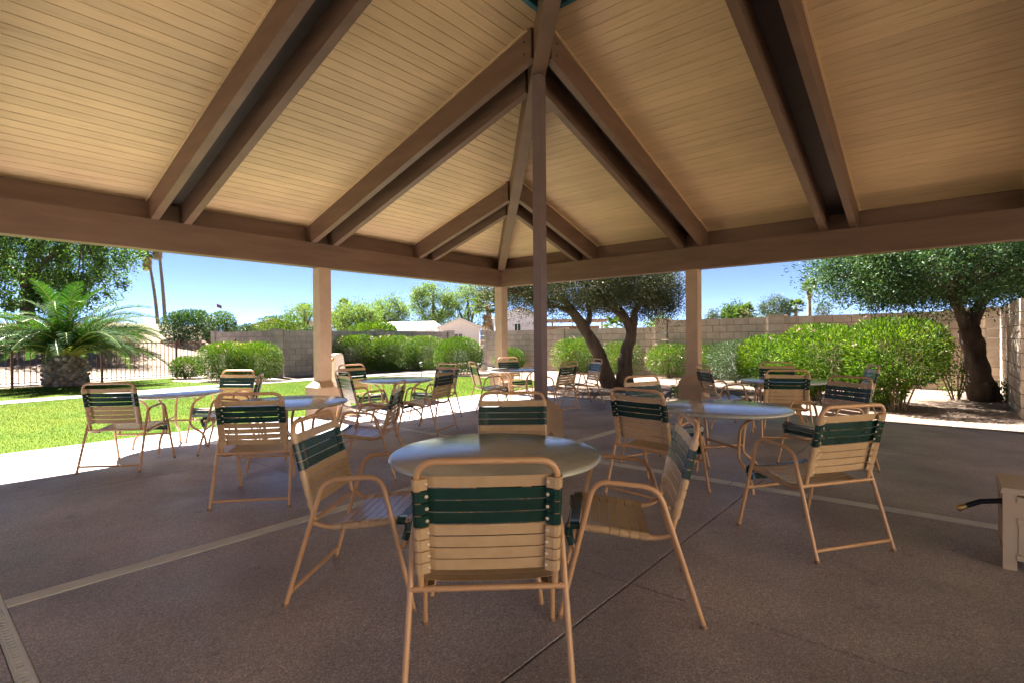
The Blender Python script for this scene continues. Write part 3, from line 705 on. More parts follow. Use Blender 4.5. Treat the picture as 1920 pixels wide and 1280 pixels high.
wall('block_wall', 'grey shaded block wall behind the long flowering hedge', [(tuple(c0 + U * .25), tuple(c0 + U * 9.0), 8), (tuple(c0 + V * .25), tuple(c0 + V * 5.6), 8)], 'block_grey', 'garden block walls',
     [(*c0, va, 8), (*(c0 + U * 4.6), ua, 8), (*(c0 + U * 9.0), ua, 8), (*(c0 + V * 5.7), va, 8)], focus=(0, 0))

# ------------------------------------------------------------------ iron fence
FE = thing('iron_fence', 'rust brown iron picket fence along the left of the lawn', 'fence')
fp = [np.array(p) for p in ((-17.9, 12.1), (-16.6, 14.0), (-15.32, 15.96), (-14.06, 17.86), (-12.85, 19.95), (-11.7, 22.0))]
pk = MB().box((0, 0, .665), (.017, .017, 1.25)).mesh('picket', 'fence_iron'); po = MB().box((0, 0, .68), (.06, .06, 1.44)).mesh('fence_post', 'fence_iron')
for i, p in enumerate(fp):
    a = math.atan2(*(fp[min(i + 1, 5)] - fp[max(i - 1, 0)])[::-1])
    o = link('fence_post', po, FE, (*p, 0), a); part('post_cap', MB().lathe([(.036, 1.4), (.036, 1.415), (.01, 1.43)], 8), 'fence_iron', o)
for i in range(5):
    a, b = fp[i], fp[i + 1]; d = b - a; Lf = np.linalg.norm(d); an = math.atan2(d[1], d[0]); c = (a + b) / 2
    for z in (.11, 1.30): part('rail', MB().box((c[0], c[1], z), (Lf - .06, .026, .034), an), 'fence_iron', FE)
    n = int(Lf / .135)
    for k in range(1, n): q = a + d * k / n; link('picket', pk, FE, (q[0], q[1], 0), an)

# ------------------------------------------------------------------ shrubs and hedges
def wob(p, seed, f=2.2):
    s = seed * 1.7
    return (np.sin(p[:, 0] * f + s) * np.cos(p[:, 1] * f * 1.1 - s) + np.sin(p[:, 2] * f * 1.3 + s * 2) * np.cos(p[:, 0] * f * .7 + s)) * .5
def blob_points(rng, n, half, power, inner, seed, amp, f=2.2):
    q = unit(rng.normal(size=(n, 3))); k = (np.abs(q) ** power).sum(1) ** (-1 / power)
    r = k * (1 - inner * rng.uniform(0, 1, n) ** 1.9)
    p = q * r[:, None] * half; nr = unit(np.sign(q) * np.abs(q) ** (power - 1) / half)
    p = p * (1 + amp * wob(p, seed, f))[:, None] + rng.normal(0, .02, (n, 3))
    return p, nr
def shrub(name, label, cat, blobs, n, L, Wd, m, seed, flowers=0, stems=8, group=None, power=3.0, inner=.55, up=.25, amp=.09, stem_h=.45, petal='petal', fmax=.5, rnd=.5, fs=.04, stem_mat='stem'):
    """blobs: (x, y, rotation, half sizes, z of middle)"""
    rng = np.random.default_rng(seed); x0, y0 = blobs[0][0], blobs[0][1]; t = thing(name, label, cat, (x0, y0, 0), 0, group)
    P, D, FP_, FD = [], [], [], []; vol = [b[3][0] * b[3][1] + b[3][1] * b[3][2] + b[3][0] * b[3][2] for b in blobs]; st = MB()
    for b, v in zip(blobs, vol):
        k = int(n * v / sum(vol)); p, nr = blob_points(rng, k, np.array(b[3]), power, inner, seed + b[0], amp)
        keep = p[:, 2] + b[4] > .04; p, nr = p[keep], nr[keep]
        c, s = math.cos(b[2]), math.sin(b[2]); Rm = np.array([[c, -s, 0], [s, c, 0], [0, 0, 1]])
        off = np.array([b[0] - x0, b[1] - y0, b[4]])
        P.append(p @ Rm.T + off); D.append(nr @ Rm.T + np.array([0, 0, up]) + rng.normal(0, rnd, p.shape))
        if flowers:
            kf = int(flowers * v / sum(vol)); pf, nf = blob_points(rng, kf, np.array(b[3]) * 1.02, power, .04, seed + b[0], amp)
            ok = (pf[:, 2] + b[4] > .15) & (rng.uniform(0, 1, kf) < .35 + fmax * (pf[:, 2] > -.2)); pf, nf = pf[ok], nf[ok]
            for q in range(5): FP_.append(pf @ Rm.T + off + rng.normal(0, .035, pf.shape)); FD.append(nf @ Rm.T + rng.normal(0, .8, pf.shape))
        for k in range(max(2, int(stems * v / sum(vol)))):
            a = rng.uniform(0, 6.28); e = np.array([math.cos(a) * b[3][0] * rng.uniform(.3, .8), math.sin(a) * b[3][1] * rng.uniform(.3, .8), 0]) @ Rm.T
            q0 = Vector((off[0] + e[0] * .3, off[1] + e[1] * .3, -.05)); q1 = Vector((off[0] + e[0], off[1] + e[1], b[4] + b[3][2] * stem_h)); mid = (q0 + q1) / 2 + Vector((*(rng.normal(0, .06, 2)), .05))
            st.tube([q0, mid, q1], [.018, .013, .006], 5)
    P, D = np.concatenate(P), np.concatenate(D)
    tag(link('foliage', leaves('foliage', P, D, L, Wd, m, rng), t), kind='stuff')
    if flowers:
        FP_, FD = np.concatenate(FP_), np.concatenate(FD); tag(link('blossoms', leaves('blossoms', FP_, FD, fs, fs * .9, petal, rng), t), kind='stuff')
    tag(part('stems', st, stem_mat, t), kind='stuff'); return t
HG = 'clipped shrubs in the gravel beds'
shrub('oleander', 'big pink-flowered oleander with bright top beside the rear right table', 'shrub',
      [(7.25, 9.85, .9, (.95, .8, .62), 1.03), (6.75, 11.2, .9, (1.0, .85, .66), .92), (6.35, 12.7, .9, (.9, .75, .6), .72), (7.1, 10.2, .9, (.8, .55, .45), .5), (6.5, 11.9, .9, (1.2, .6, .42), .45)],
      62000, .082, .020, 'oleander', 11, flowers=70, stems=46, group=HG, inner=.5, up=.4, amp=.10, power=2.7, fs=.045)
shrub('hedge', 'clipped oleander block with pale pink flowers left of the grey wall', 'hedge', [(-10.1, 18.35, -.1, (.85, .7, .64), .67), (-8.95, 18.2, -.1, (.85, .68, .63), .66)], 36000, .06, .019, 'oleander', 12, flowers=150, group=HG, fs=.042)
shrub('bush', 'small dark bush at the end of the iron fence', 'bush', [(-12.2, 19.55, 0, (.55, .5, .40), .38)], 9000, .05, .022, 'privet', 13, group=HG, power=2.4)
hd = math.atan2(2.6, 4.0)
shrub('hedge', 'long clipped flowering hedge along the grey block wall', 'hedge', [(-6.7, 22.1, hd, (.95, .62, .74), .76), (-5.3, 23.0, hd, (.95, .62, .75), .76), (-3.95, 23.9, hd, (.85, .62, .72), .74)], 48000, .06, .019, 'oleander', 14, flowers=140, group=HG, fs=.042, power=4)
shrub('bush', 'large rounded green bush in front of the small white shed', 'bush', [(-2.15, 20.7, 0, (.95, .85, .76), .68)], 24000, .05, .024, 'privet', 15, group=HG, power=2.3, amp=.05)
shrub('bush', 'small round green bush behind the corner post', 'bush', [(-.12, 23.2, 0, (.66, .6, .50), .44)], 11000, .05, .024, 'privet', 16, group=HG, power=2.3, amp=.05)
shrub('oleander', 'low wide flowering shrub behind the leaning tree trunks', 'shrub', [(2.55, 21.2, -.75, (1.0, .7, .66), .68), (4.25, 19.9, -.75, (.85, .65, .6), .6)], 24000, .06, .019, 'oleander', 17, flowers=120, group=HG, fs=.042, stems=26, inner=.7)
shrub('oleander', 'low flowering shrub just left of the right stucco post', 'shrub', [(5.5, 18.3, 0, (.75, .65, .52), .60), (6.7, 17.6, 0, (.6, .5, .5), .6)], 15000, .06, .019, 'oleander', 18, flowers=60, group=HG, fs=.042, stems=22, inner=.7)
shrub('bush', 'dark shaded bush just right of the right stucco post', 'bush', [(6.95, 15.9, .3, (.95, .7, .60), .62)], 17000, .05, .018, 'pine', 19, group=HG, stems=14)  # pine leaves chosen to put the tree's shade into this bush's colour
shrub('bush', 'tiny sprig of green at the patio edge behind the right post', 'plant', [(4.1, 12.0, 0, (.35, .3, .2), .16)], 900, .09, .02, 'oleander', 20, group=HG, stems=6)
shrub('vine', 'scraggly green vine at the foot of the right tree trunk', 'vine', [(9.65, 11.35, 0, (.34, .3, .62), .58), (10.25, 10.9, 0, (.4, .3, .25), .15)], 1100, .06, .035, 'privet', 21, stems=12, inner=.9, amp=.2)
def grnd(x, y): return float(height(np.array(x), np.array(y)))
def sage(x, y, w, h, seed, lb, m='sage', n=14000, L=.09, stems=30):
    z = grnd(x, y); t = shrub('desert_shrub', lb, 'shrub', [(x, y, 0, (w * .5, w * .42, h * .40), h * .62), (x + w * .25, y + .3, .3, (w * .33, w * .3, h * .3), h * .45)], n, L, .016, m, seed, stems=stems, inner=.95, power=2.1, amp=.2, rnd=.9, group='shrubs beyond the fence', stem_mat='dead_twig', stem_h=.8)
    t.location.z = z
sage(-19.0, 24.6, 3.2, 2.2, 31, 'grey green desert shrub with a bare twiggy base right behind the young palm')
sage(-22.6, 23.6, 2.4, 1.5, 32, 'smaller grey green desert shrub behind the fence left of the palm trunk', n=9000)
def shrub_far(r, d, w, h, m, seed, lb, n=6000, L=.14, Wd=.06, z=None, zc=None, cat='bush', trunk=False):
    x, y = bear(r, d); zz = grnd(x, y)
    t = shrub('background_bush', lb, cat, [(x, y, 0, (w / 2, w / 2.2, h / 2), h / 2 + (zc or 0))], n, L, Wd, m, seed, power=2.2, inner=.7, amp=.16, group='bushes beyond the yard'); t.location.z = zz
shrub_far(-.622, 33, 2.9, 1.9, 'tree_dark', 41, 'dark green bush on the sand slope right of the tall palms', n=8000)
shrub_far(-.560, 36, 2.1, 2.2, 'privet', 42, 'bright green bush next to the dark one on the slope', n=6000)
shrub_far(-.512, 40, 2.6, 2.4, 'pine', 43, 'dark blue green shrub peeping over the left end of the grey wall', n=6500)
shrub_far(-.440, 38, 3.6, 2.9, 'privet', 44, 'rounded bright green bush above the grey wall left of the left post', n=9000, zc=.3)
shrub_far(-.385, 37, 1.4, 2.0, 'pine', 45, 'narrow dark bush just left of the left stucco post', n=3500, zc=.3)
shrub_far(-.262, 33, 3.0, 1.1, 'privet', 46, 'low bright green shrub over the grey wall right of the left post', n=6000, zc=1.3)

# ------------------------------------------------------------------ trees
def limb(mb, pts, rs, n=9, seed=0, rough=.0):
    rng = random.Random(seed); P = [Vector(p) for p in pts]; out, rr = [], []
    for i in range(len(P) - 1):
        for k in range(6):
            t = k / 6; a = P[max(i - 1, 0)]; b, c = P[i], P[i + 1]; d = P[min(i + 2, len(P) - 1)]
            q = .5 * ((2 * b) + (c - a) * t + (2 * a - 5 * b + 4 * c - d) * t * t + (3 * b - a - 3 * c + d) * t ** 3)
            out.append(q + Vector((rng.uniform(-1, 1), rng.uniform(-1, 1), 0)) * rough); rr.append((rs[i] + (rs[i + 1] - rs[i]) * t) * (1 + rng.uniform(-1, 1) * rough * 3))
    out.append(P[-1]); rr.append(rs[-1]); n0 = len(mb.v); mb.tube(out, rr, max(n, 12), False)
    for i in range(n0, len(mb.v)):                    # gnarled: ridges that wind round the limb
        k = (i - n0) // max(n, 12); c = out[k]; v = Vector(mb.v[i]); d = v - c; a = 2 * math.pi * ((i - n0) % max(n, 12)) / max(n, 12)
        f = 1 + .10 * math.sin(3 * a + c.z * 4 + seed) + .07 * math.sin(5 * a - c.z * 9) + .06 * math.sin(c.z * 13 + 2 * a + seed)
        mb.v[i] = tuple(c + d * f)
    return mb
def crown_pts(rng, n, c, half, clumps, cs, shell=.55, flat=None):
    q = unit(rng.normal(size=(clumps, 3))); r = (shell + (1 - shell) * rng.uniform(0, 1, clumps) ** .6)[:, None]
    cc = q * r * np.array(half)
    if flat is not None: cc[:, 2] = np.maximum(cc[:, 2], flat + rng.uniform(0, .3, clumps))
    k = rng.integers(0, clumps, n); e = rng.normal(0, 1, (n, 3)); e = unit(e) * (rng.uniform(0, 1, n) ** .5)[:, None] * cs * rng.uniform(.45, 1.5, clumps)[k][:, None]
    return cc[k] + e + np.array(c), e / cs, cc
def tree(name, label, x, y, limbs, crown, leaf, n, L, Wd, seed, clumps=90, cs=.45, bark='bark', group=None, droop=0.0, shell=.55, flat=None, twigs=30, rough=.012, extra=()):
    rng = np.random.default_rng(seed); t = thing(name, label, 'tree', (x, y, grnd(x, y)), 0, group)
    tr = part('trunk', limb(MB(), *limbs[0], seed=seed, rough=rough), bark, t)
    for k, l in enumerate(limbs[1:]): part('branch', limb(MB(), *l, n=7, seed=seed + k, rough=rough), bark, tr)
    P, D = [], []; tw = MB()
    for c, half in (crown, *extra):
        fr_ = half[0] * half[1] / sum(h[0] * h[1] for _, h in (crown, *extra))
        p, e, cc = crown_pts(rng, int(n * fr_), c, half, int(clumps * fr_) + 3, cs, shell, flat); P.append(p); D.append(e + rng.normal(0, .5, p.shape) + np.array([0, 0, .25 - droop]))
        tops = [l[0][-1] for l in limbs]
        for q in cc[:int(twigs * fr_) + 1]:
            e1 = Vector(q + np.array(c)); s0 = min((Vector(tp) for tp in tops), key=lambda v: (v - e1).length); tw.tube([s0, s0.lerp(e1, .5) + Vector((0, 0, .1)), e1], [.035 * cs / .45, .022 * cs / .45, .008], 5)
    P, D = np.concatenate(P), np.concatenate(D)
    cr_ = tag(link('crown', leaves('crown', P, D, L, Wd, leaf, rng), t), kind='stuff')
    tag(part('twigs', tw, bark, t), kind='stuff'); return t
tree('leaning_tree', 'wide dark-crowned tree with two crooked trunks behind the steel pole', 2.95, 14.7,
     [([(-.22, 0, -.05), (-.32, 0, .35), (-.52, 0, .95), (-.93, 0, 1.63), (-1.27, .05, 2.16), (-1.5, .1, 2.45)], [.26, .21, .18, .15, .12, .08]),
      ([(.22, .1, -.05), (.24, .1, .35), (.30, .1, .95), (.42, .1, 1.45), (.22, .1, 2.0), (-.1, .2, 2.45)], [.28, .22, .17, .15, .11, .07]),
      ([(.40, .1, 1.35), (.5, .1, 1.7), (.54, .05, 2.1), (.9, .1, 2.55)], [.12, .11, .09, .06]),
      ([(-.90, 0, 1.6), (-.75, .1, 1.95), (-.8, .2, 2.4)], [.09, .08, .05]),
      ([(-1.15, .02, 2.0), (-1.7, -.1, 2.25), (-2.3, -.1, 2.45)], [.08, .06, .04]),
      ([(.30, .1, 1.85), (-.1, -.2, 2.1), (-.5, -.4, 2.5)], [.08, .06, .04])],
     ((-.95, .3, 2.95), (2.95, 2.3, 1.15)), 'olive', 120000, .07, .021, 51, clumps=430, cs=.44, shell=.3, flat=-.80, twigs=130, extra=[((1.15, .3, 2.6), (.85, 1.2, .75))])
tree('leaning_tree', 'dense green tree with one thick leaning trunk in front of the right wall', 10.05, 11.05,
     [([(0, 0, -.05), (-.10, 0, .3), (-.17, 0, .6), (-.28, 0, 1.06), (-.38, 0, 1.5)], [.30, .25, .205, .185, .20]),
      ([(-.42, 0, 1.45), (-.55, -.05, 1.75), (-.75, -.1, 2.15)], [.12, .11, .08]),
      ([(-.34, 0, 1.45), (-.2, .05, 1.75), (.1, .1, 2.2)], [.15, .13, .09])],
     ((-.75, .1, 2.85), (2.7, 2.0, .95)), 'tree_dark', 98000, .085, .024, 52, clumps=300, cs=.44, shell=.45, flat=-.75, twigs=70, group=None)
x, y = bear(-.93, 29)
tree('shade_tree', 'large leafy tree beyond the fence at the left edge', x, y,
     [([(0, 0, -.2), (.1, 0, 1.5), (0, .1, 3), (.3, .1, 4.5)], [.4, .32, .28, .2]), ([(0, .1, 2.8), (1.5, 0, 4.2), (3, .2, 5.4)], [.2, .15, .08]), ([(0, .1, 2.6), (-1.5, 0, 4), (-3, 0, 5.5)], [.2, .15, .08]), ([(.2, .1, 4), (.8, .4, 5.5), (1.4, .4, 7)], [.15, .1, .06])],
     ((.4, 0, 4.5), (5.3, 4.2, 3.7)), 'broadleaf', 56000, .17, .085, 53, clumps=330, cs=.75, shell=.4, twigs=60, rough=.03)
# feathery and evergreen trees over the walls
def bgtree(r, d, w, h, zc, leaf, seed, label, n=9000, L=.2, Wd=.03, clumps=60, cs=.6, droop=0., shell=.4, lean=0.):
    x, y = bear(r, d); zt = zc + h * .1
    tree('background_tree', label, x, y, [([(0, 0, -.2), (.1 + lean, .1, zc * .45), (.05 + lean * 2, 0, zt)], [.05 * w, .04 * w, .02 * w]), ([(.08 + lean, .05, zc * .5), (w * .15, .1, zc * .85), (w * .28, 0, zc + h * .15)], [.03 * w, .025 * w, .01 * w]), ([(.08 + lean, .05, zc * .45), (-w * .15, .1, zc * .8), (-w * .3, 0, zc + h * .1)], [.03 * w, .025 * w, .01 * w])],
         ((0, 0, zc), (w / 2, w / 2.2, h / 2)), leaf, n, L, Wd, seed, clumps=clumps, cs=cs, droop=droop, shell=shell, twigs=25, rough=.01, group='trees beyond the walls')
bgtree(-.295, 40, 3.9, 2.6, 2.9, 'wispy', 61, 'pale feathery tree right of the left stucco post', n=10000, Wd=.05, clumps=100)
bgtree(-.236, 43, 3.3, 2.9, 3.3, 'wispy', 62, 'second pale feathery tree with a taller top', n=9000, Wd=.05, clumps=90)
bgtree(-.152, 45, 4.3, 4.6, 4.0, 'wispy', 63, 'tall drooping willowy tree left of the small shed', n=15000, Wd=.05, droop=1.1, clumps=120, cs=.65)
bgtree(-.085, 46, 3.4, 4.8, 4.1, 'wispy', 64, 'tall open willowy tree behind the small shed', n=9500, Wd=.045, droop=.9, clumps=80, cs=.65)
bgtree(-.400, 58, 4.2, 2.2, 4.3, 'wispy', 65, 'hazy tree behind the rounded bright bush', n=5000, Wd=.05)
bgtree(.282, 40, 2.3, 1.4, 2.3, 'wispy', 66, 'small pale tree top above the wall right of the leaning trunks', n=3000, Wd=.04)
bgtree(.430, 60, 3.4, 2.2, 3.9, 'privet', 67, 'green tree top over the wall right of the right post', n=5500, L=.25, Wd=.09)
bgtree(.385, 60, 1.3, 1.5, 3.6, 'pine', 68, 'little dark tree top close to the right post', n=2000, L=.22, Wd=.05)
bgtree(.505, 62, 3.5, 3.2, 4.4, 'pine', 69, 'dark bushy pine top over the right wall', n=8000, L=.25, Wd=.05)
bgtree(.598, 70, 2.6, 3.2, 4.4, 'pine', 70, 'thin pine beside the tall shaggy palm', n=2600, L=.25, Wd=.05)
bgtree(.475, 66, 2.8, 1.6, 3.2, 'wispy', 71, 'low pale foliage between two tree tops over the right wall', n=3000, L=.2, Wd=.05)
bgtree(-.330, 62, 3.0, 2.4, 3.8, 'privet', 73, 'faraway green tree seen just right of the left post', n=4500, L=.25, Wd=.08)

# ------------------------------------------------------------------ palms
def frond_mesh(L, arch, seed, lw=.38, n=52):
    rng = random.Random(seed); st = MB(); pts = []; m = 12
    for i in range(m + 1):
        t = i / m; a = arch[0] - (arch[0] - arch[1]) * t ** 1.25
        pts.append(Vector((0, 0, 0)) if i == 0 else pts[-1] + Vector((math.cos(a), 0, math.sin(a))) * L / m)
    st.tube(pts, [.028 * (1 - .85 * i / m) + .003 for i in range(m + 1)], 5)
    vs, fs = [], []
    for k in range(n):
        t = .16 + .84 * k / (n - 1); i = min(int(t * m), m - 1); f = t * m - i; p = pts[i].lerp(pts[i + 1], f); tg = (pts[i + 1] - pts[i]).normalized()
        up = Vector((0, 1, 0)).cross(tg) * -1
        l = lw * (math.sin(math.pi * min(1, .18 + .80 * t)) ** .6) * rng.uniform(.9, 1.1)
        for s in (-1, 1):
            d = (tg * .62 + Vector((0, s, 0)) * .74 + up * rng.uniform(.18, .42)).normalized(); e = tg * .013
            q = p + d * l * .55; tip = p + d * l + Vector((0, 0, -l * .16)); o = len(vs)
            vs += [p - e, p + e, q + e * 1.15, tip, q - e * 1.15]; fs += [(o, o + 1, o + 2, o + 4), (o + 4, o + 2, o + 3)]
    me = bpy.data.meshes.new('frond'); nv = len(st.v)
    me.from_pydata(st.v + [tuple(v) for v in vs], [], st.f + [tuple(i + nv for i in f) for f in fs])
    me.materials.append(MATS['frond_stem']); me.materials.append(MATS['palm_leaf'])
    me.polygons.foreach_set('material_index', [0] * len(st.f) + [1] * len(fs)); me.update(); return me
PX = Vector((-14.0, 16.35)); PT = thing('date_palm', 'young date palm with pineapple trunk and arching fronds beside the iron fence', 'palm tree', (PX.x, PX.y, 0))
part('trunk', MB().lathe([(.44, -.05), (.49, .2), (.50, .4), (.44, .7), (.28, .9), (.14, 1.1)], 18), 'palm_bark', PT)
bo = MB(); bo.hexa([(-.0, -.085, -.05), (.13, -.05, -.03), (.13, .05, -.03), (0, .085, -.05), (0, -.07, .05), (.15, -.045, .045), (.15, .045, .045), (0, .07, .05)]); bom = bo.mesh('leaf_base', 'boot')
bc = MB().hexa([(.131, -.045, -.027), (.137, -.045, -.027), (.137, .045, -.027), (.131, .045, -.027), (.15, -.04, .043), (.156, -.04, .043), (.156, .04, .043), (.15, .04, .043)]).mesh('cut_face', 'boot_cut')
prof = [(.05, .48), (.18, .50), (.31, .515), (.44, .50), (.57, .48), (.70, .44), (.80, .37)]
rg = random.Random(5)
for i, (z, r) in enumerate(prof):
    for k in range(14):
        a = 2 * math.pi * (k + .5 * (i % 2)) / 14 + rg.uniform(-.06, .06); tl = rg.uniform(-.75, -.25)
        M = Matrix.Translation((r * .93 * math.cos(a), r * .93 * math.sin(a), z)) @ Matrix.Rotation(a, 4, 'Z') @ Matrix.Rotation(tl, 4, 'Y') @ Matrix.Scale(rg.uniform(.85, 1.2), 4)
        o = link('leaf_base', bom, PT, mw=M)
        if rg.random() < .45: link('cut_face', bc, o)
FR = [frond_mesh(2.7, (1.4, .35), 1, .5), frond_mesh(2.9, (1.15, -.2), 2, .5), frond_mesh(2.9, (.9, -.6), 3, .52), frond_mesh(2.7, (.66, -.8), 4, .5)]
rg = random.Random(9)
for i in range(70):
    k = 0 if i < 6 else 1 if i < 24 else 2 if i < 52 else 3
    a = i * 2.39996 + rg.uniform(-.2, .2); s = rg.uniform(.86, 1.1)
    M = Matrix.Translation((.1 * math.cos(a), .1 * math.sin(a), 0.98 - .05 * k)) @ Matrix.Rotation(a, 4, 'Z') @ Matrix.Rotation(rg.uniform(-.12, .12), 4, 'Y') @ Matrix.Rotation(rg.uniform(-.25, .25), 4, 'X') @ Matrix.Scale(s, 4)
    link('frond', FR[k], PT, mw=M)
def fan_mesh(seed, m='fan_leaf', n=17, rad=.62, pet=.7):
    rng = random.Random(seed); st = MB(); st.tube([(0, 0, 0), (pet * .5, 0, .03), (pet, 0, 0)], [.016, .012, .01], 4); vs, fs = [], []
    for k in range(n):
        a = -1.9 + 3.8 * k / (n - 1); l = rad * (1 - .22 * abs(a) / 1.9) * rng.uniform(.9, 1.08); w = .05
        d = Vector((math.cos(a), math.sin(a), -.12)); s = Vector((-math.sin(a), math.cos(a), .4)); o = len(vs); c = Vector((pet, 0, 0))
        vs += [c, c + d * l * .55 + s * w, c + d * l + Vector((0, 0, -l * .22)), c + d * l * .55 - s * w]; fs.append((o, o + 1, o + 2, o + 3))
    me = bpy.data.meshes.new('fan_leaf'); nv = len(st.v); me.from_pydata(st.v + [tuple(v) for v in vs], [], st.f + [tuple(i + nv for i in f) for f in fs])
    me.materials.append(MATS['frond_stem']); me.materials.append(MATS[m]); me.polygons.foreach_set('material_index', [0] * len(st.f) + [1] * len(fs)); me.update(); return me
FAN, DRY = [fan_mesh(1), fan_mesh(2)], [fan_mesh(3, 'dry_leaf', 11, .6, .5)]
def fan_palm(r, d, hgt, tr, label, scale=1.0, skirt=14, nl=34, lean=0.0, seed=0):
    x, y = bear(r, d); z = grnd(x, y); rg = random.Random(seed); t = thing('fan_palm', label, 'palm tree', (x, y, z), 0, 'fan palms in the distance')
    pts = [(lean * (i / 8) ** 1.6 * hgt, 0, -.2 + (hgt + .2) * i / 8) for i in range(9)]
    part('trunk', MB().tube(pts, [tr * (1.35 - .5 * i / 8) for i in range(9)], 10), 'palm_bark', t); top = Vector(pts[-1])
    for i in range(nl):
        a = i * 2.39996; el = 1.35 - 1.9 * (i / nl); s = scale * rg.uniform(.85, 1.15)
        link('fan_leaf', FAN[i % 2], t, mw=Matrix.Translation(top) @ Matrix.Rotation(a, 4, 'Z') @ Matrix.Rotation(-el, 4, 'Y') @ Matrix.Scale(s, 4))
    for i in range(skirt):
        a = i * 2.39996; zz = -.1 - (i / max(skirt, 1)) * .9 * scale
        link('dry_leaf', DRY[0], t, mw=Matrix.Translation(top + Vector((0, 0, zz))) @ Matrix.Rotation(a, 4, 'Z') @ Matrix.Rotation(1.15, 4, 'Y') @ Matrix.Scale(scale * .9, 4))
fan_palm(-.679, 60, 8.9, .15, 'tall slim palm trunk on the mound, left of the two, crown at the beam', 1.3, 16, 34, -.13, 1)
fan_palm(-.665, 60, 10.2, .16, 'tall slim palm trunk on the mound, right of the two', 1.3, 16, 34, -.075, 2)
fan_palm(-.036, 31, 3.3, .17, 'short shaggy-trunked palm between the shed and the corner post', .85, 8, 26, -.10, 3)
fan_palm(.571, 64, 7.4, .20, 'tall fan palm with a thick brown skirt over the right wall', .85, 34, 40, 0, 4)
fan_palm(.545, 62, 4.7, .18, 'shorter fan palm left of the skirted one', 1.0, 4, 26, 0, 5)
fan_palm(.448, 58, 4.0, .16, 'low palm crown among the trees right of the right post', 1.1, 0, 24, 0, 6)
fan_palm(-.321, 70, 6.0, .16, 'small distant palm just right of the left post', .9, 5, 24, 0, 7)
fan_palm(-.397, 66, 4.9, .16, 'distant palm touching the left side of the left post', 1.0, 4, 24, 0, 8)
fan_palm(-.597, 95, 3.4, .16, 'tiny far palm left of the flag', 1.0, 4, 20, 0, 9)
fan_palm(.200, 36, 2.0, .16, 'green palm fronds over the wall between the leaning trunks', .85, 0, 22, 0, 10)

# ------------------------------------------------------------------ buildings over the wall, flag, hills
def window(t, c, w, h, a, n):
    f = part('window', MB().box((c[0], c[1], c[2]), (w, .06, h), a), 'white_trim', t)
    for s in (-1, 1):
        q = Vector((math.cos(a), math.sin(a))) * s * w * .23; part('pane', MB().box((c[0] + q.x + n[0] * .02, c[1] + q.y + n[1] * .02, c[2]), (w * .38, .05, h * .8), a), 'window_glass', f)
def gable_house(name, label, x, y, a, w, l, he, hr, wallm, roofm, wins=(), group='houses beyond the walls', siding=True, over=.25):
    t = thing(name, label, 'building', (x, y, 0), a, group)    # gable end faces local -y
    mb = MB(); mb.add([(-w / 2, 0, 0), (w / 2, 0, 0), (w / 2, 0, he), (0, 0, hr), (-w / 2, 0, he), (-w / 2, l, 0), (w / 2, l, 0), (w / 2, l, he), (0, l, hr), (-w / 2, l, he)],
                      [(0, 1, 2, 3, 4), (5, 9, 8, 7, 6), (0, 4, 9, 5), (1, 6, 7, 2)]); part('wall', mb, wallm, t)
    if siding:
        n = int(he / .2)
        for k in range(n): part('siding_board', MB().box((0, -.012, (k + .5) * .2), (w - .1, .03, .185)), wallm, t)
        for s in (-1, 1): part('corner_board', MB().box((s * (w / 2 - .04), -.02, he / 2), (.1, .05, he)), 'white_trim', t)
    k = (hr - he) / (w / 2)
    for s in (-1, 1):
        x1 = s * (w / 2 + over); z1 = he - k * over; th = .08
        lo = [(0, -over, hr + .01), (x1, -over, z1 + .01), (x1, l + over, z1 + .01), (0, l + over, hr + .01)]
        if s < 0: lo = lo[::-1]
        part('roof', MB().hexa(lo + [(a_, b_, c_ + th) for a_, b_, c_ in lo]), roofm, t)
    for (wx, wz, ww, wh) in wins: window(t, (wx, -.045, wz), ww, wh, 0, (0, -1))
    return t
gable_house('shed', 'small pale gabled shed with one window above the wall gap', -3.35, 33.5, .16, 2.5, 5.5, 2.1, 2.62, 'siding', 'white_roof', [(-.1, 1.42, .62, .66)])
gable_house('house', 'long low white roofed building left of the small shed', -6.0, 39, 1.2, 4, 6, 2.0, 2.6, 'siding', 'white_roof', (), siding=False)
gable_house('house', 'grey sided house behind the corner post', .55, 38, .12, 3.4, 6, 2.9, 3.6, 'siding_grey', 'white_roof', [(-.15, 2.1, .5, .8)])
gable_house('house', 'grey house with weathered deck rails beside the short palm', -1.35, 40, .1, 1.6, 4, 2.4, 3.0, 'siding_grey', 'dark_roof', [(-.1, 1.9, .4, .5)])
gable_house('house', 'tan yellow house above the left end of the grey wall', -19.6, 43, .3, 4.5, 5, 2.4, 3.1, 'yellow_wall', 'white_roof', (), siding=False)
gable_house('house', 'far white roofed house right beside the left post', -23.5, 60, .3, 5, 6, 2.9, 3.6, 'siding', 'white_roof', (), siding=False)
cpt = thing('carport', 'flat tan carport roof on posts behind the leaning trunks', 'carport', (4.2, 41, 0), -.05, 'houses beyond the walls')
part('roof', MB().box((0, 2, 2.75), (6.4, 4, .14)), 'tan_wall', cpt); part('fascia', MB().box((0, -.02, 2.72), (6.5, .06, .26)), 'tan_wall', cpt)
for xx in (-2.9, -1.0, 1.0, 2.9): part('post', MB().box((xx, .3, 1.34), (.12, .12, 2.66)), 'tan_wall', cpt)
part('back_wall', MB().box((0, 3.9, 1.2), (6.2, .1, 2.4)), 'tan_wall', cpt)
part('chimney', MB().box((-1.6, 2.2, 3.2), (.35, .35, .8)), 'dark_roof', cpt)
gable_house('house', 'pale roofed house just above the wall at the right edge', 19.6, 22.5, -.75, 6, 6, 2.0, 2.45, 'siding', 'siding_grey', (), siding=False)
